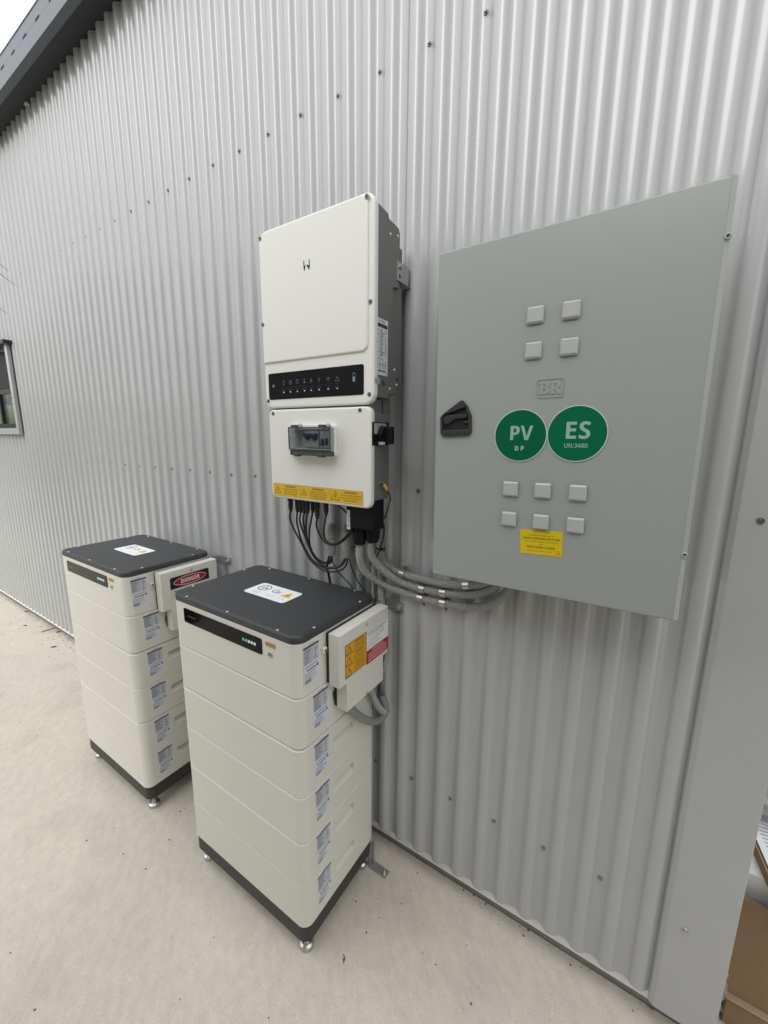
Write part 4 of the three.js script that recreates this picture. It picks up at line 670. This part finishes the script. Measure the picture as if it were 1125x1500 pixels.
// ------------------------------------------------------------------ palm whose leaf tips reach in at the left edge
{
  const t = thing('palm_plant', 'palm whose thin leaf tips reach in at the left edge before the wall', 'palm', [-2.75, 0, 1.6]);
  part(t, 'trunk', (() => { const g = new THREE.CylinderGeometry(0.05, 0.09, 1.9, 14, 24); const p = g.attributes.position; for (let i = 0; i < p.count; i++) { const k = 1 + 0.07 * Math.sin(p.getY(i) * 60); p.setX(i, p.getX(i) * k); p.setZ(i, p.getZ(i) * k); } g.computeVertexNormals(); return g.translate(-2.75, 0.95, 1.6); })(), M.bark);
  const blade = (a, b, w) => { const A = V(a), B = V(b), d = B.clone().sub(A), n = d.length(), g = new THREE.CylinderGeometry(0.0008, w * 0.8, n, 6, 4); g.translate(0, n / 2, 0); const q = new THREE.Quaternion().setFromUnitVectors(new THREE.Vector3(0, 1, 0), d.normalize()); g.applyQuaternion(q).translate(A.x, A.y, A.z); return g; };
  const frond = (c0, c1, c2, tips) => { const f = part(t, 'frond', cable([c0, c1, c2], 0.006, 6, 20), M.leafGreen); f.wb = t.wb; const gs = tips.map(([a, b]) => blade(a, b, 0.006)); part(f, 'leaflets', merge(...gs), M.leafGreen); };
  frond([-2.75, 1.88, 1.6], [-2.5, 2.5, 1.1], [-2.07, 2.56, 0.66], [[[-2.07, 2.55, 0.66], [-1.961, 2.277, 0.391]], [[-2.08, 2.5, 0.68], [-1.969, 2.226, 0.371]], [[-2.12, 2.4, 0.72], [-2.006, 2.109, 0.404]], [[-2.15, 2.55, 0.75], [-2.1, 2.28, 0.62]], [[-2.25, 2.55, 0.85], [-2.2, 2.25, 0.7]], [[-2.35, 2.53, 0.95], [-2.3, 2.2, 0.85]], [[-2.25, 2.55, 0.85], [-2.05, 2.4, 1.1]], [[-2.4, 2.5, 1.0], [-2.2, 2.3, 1.25]]]);
  for (let k = 0; k < 7; k++) { const a = 1.2 + k * 0.62, dx = Math.cos(a), dz = Math.sin(a), e = [-2.75 + dx * 0.9, 2.1, 1.9 + dz * 0.7], m = [-2.75 + dx * 0.45, 2.45, 1.75 + dz * 0.35], tips = []; for (let j = 2; j < 14; j++) { const u = j / 14, b = [-2.75 + dx * 0.9 * u, 1.9 + 0.75 * Math.sin(u * 2.4) * 0.8, 1.65 + dz * 0.7 * u + 0.1]; for (const s of [1, -1]) tips.push([b, [b[0] - dz * 0.2 * s + dx * 0.15, b[1] - 0.25, b[2] + dx * 0.2 * s + dz * 0.12]]); } frond([-2.75, 1.88, 1.6], m, e, tips); }
}

// ------------------------------------------------------------------ bits on the concrete
{
  single('fallen_twig', 'thin dry twig lying on the concrete at the wall foot, far left', 'twig', cable([[-3.533, 0.004, 0.054], [-3.53, 0.006, 0.01], [-3.532, 0.004, -0.034]], 0.003, 6, 12), M.litter, [-3.533, 0, 0.01]);
  const leafBit = (x, z, l, a, label) => { const g = new THREE.SphereGeometry(1, 10, 6).scale(l, 0.004, l * 0.32).rotateY(a).translate(x, 0.0045, z); single('dry_leaf', label, 'leaf', g, M.litter, [x, 0, z], 'dry leaves on the concrete'); };
  leafBit(-3.1715, 0.093, 0.02, 1.1, 'largest dry leaf on the concrete left of the farther battery');
  leafBit(-3.425, -0.022, 0.017, 1.2, 'dry leaf at the wall foot next to the thin twig');
  leafBit(-4.12, -0.02, 0.022, 0.4, 'dry leaf at the wall foot, farthest to the left');
  leafBit(-3.7838, 0.0835, 0.012, 0.9, 'small dry leaf out on the concrete left of the twig');
  const r = rng(21), gs = [], crumb = (x, z, s) => gs.push(new THREE.IcosahedronGeometry(s, 0).scale(1, 0.55, 0.45 + r() * 0.5).rotateY(r() * 6).translate(x, s * 0.4, z));
  const spots = [[-2.79, 0.176], [-2.743, 0.183], [-2.715, 0.125], [-2.77, 0.121], [-2.14, 0.292], [-2.137, 0.382], [-2.342, 0.526], [-1.07, 0.327], [-1.047, 0.324], [-1.074, 0.345], [-1.116, 0.435], [-1.23, 0.536], [-1.0875, 0.567], [-1.263, 0.62], [-2.133, 0.513], [-1.525, 0.455], [-0.5135, 0.68], [-0.833, 0.914], [-0.994, 0.439], [-0.954, 0.442], [-0.959, 0.548], [-0.177, 0.354], [-0.158, 0.259], [-0.253, 0.2075], [-0.241, 0.206], [-0.181, 0.156], [-0.104, 0.125], [-0.146, 0.202], [0.0194, 0.2055], [0.066, 0.209], [0.128, 0.112], [0.189, 0.233], [-0.097, 0.069], [-3.103, -0.002], [-2.972, 0.0385], [-3.475, 0.015]];
  spots.forEach(([x, z]) => crumb(x, z, 0.002 + r() * 0.002));
  for (let i = 0; i < 60; i++) crumb(-4.1 + r() * 1.3, -0.03 + Math.pow(r(), 2.2) * 0.2, 0.0018 + r() * 0.0035);
  for (let i = 0; i < 160; i++) crumb(-5 + r() * 5.7, -0.038 + Math.pow(r(), 3) * 0.05, 0.0012 + r() * 0.0024);
  for (let i = 0; i < 12; i++) crumb(-3 + r() * 3.6, r() * 1.1, 0.0012 + r() * 0.0016);
  const o = single('leaf_litter', 'scattered dark crumbs and leaf bits over the concrete', 'debris', merge(...gs), M.litter, [0, 0, 0]); o.userData.kind = 'stuff';
  const hair = thing('plant_fibre', 'short curled dark fibre on the concrete before the nearer battery', 'fibre', [-0.177, 0, 0.354]); part(hair, 'strand', cable([[-0.186, 0.002, 0.345], [-0.176, 0.003, 0.35], [-0.172, 0.002, 0.362]], 0.0012, 5, 10), M.litter);
}

renderer.render(scene, camera);
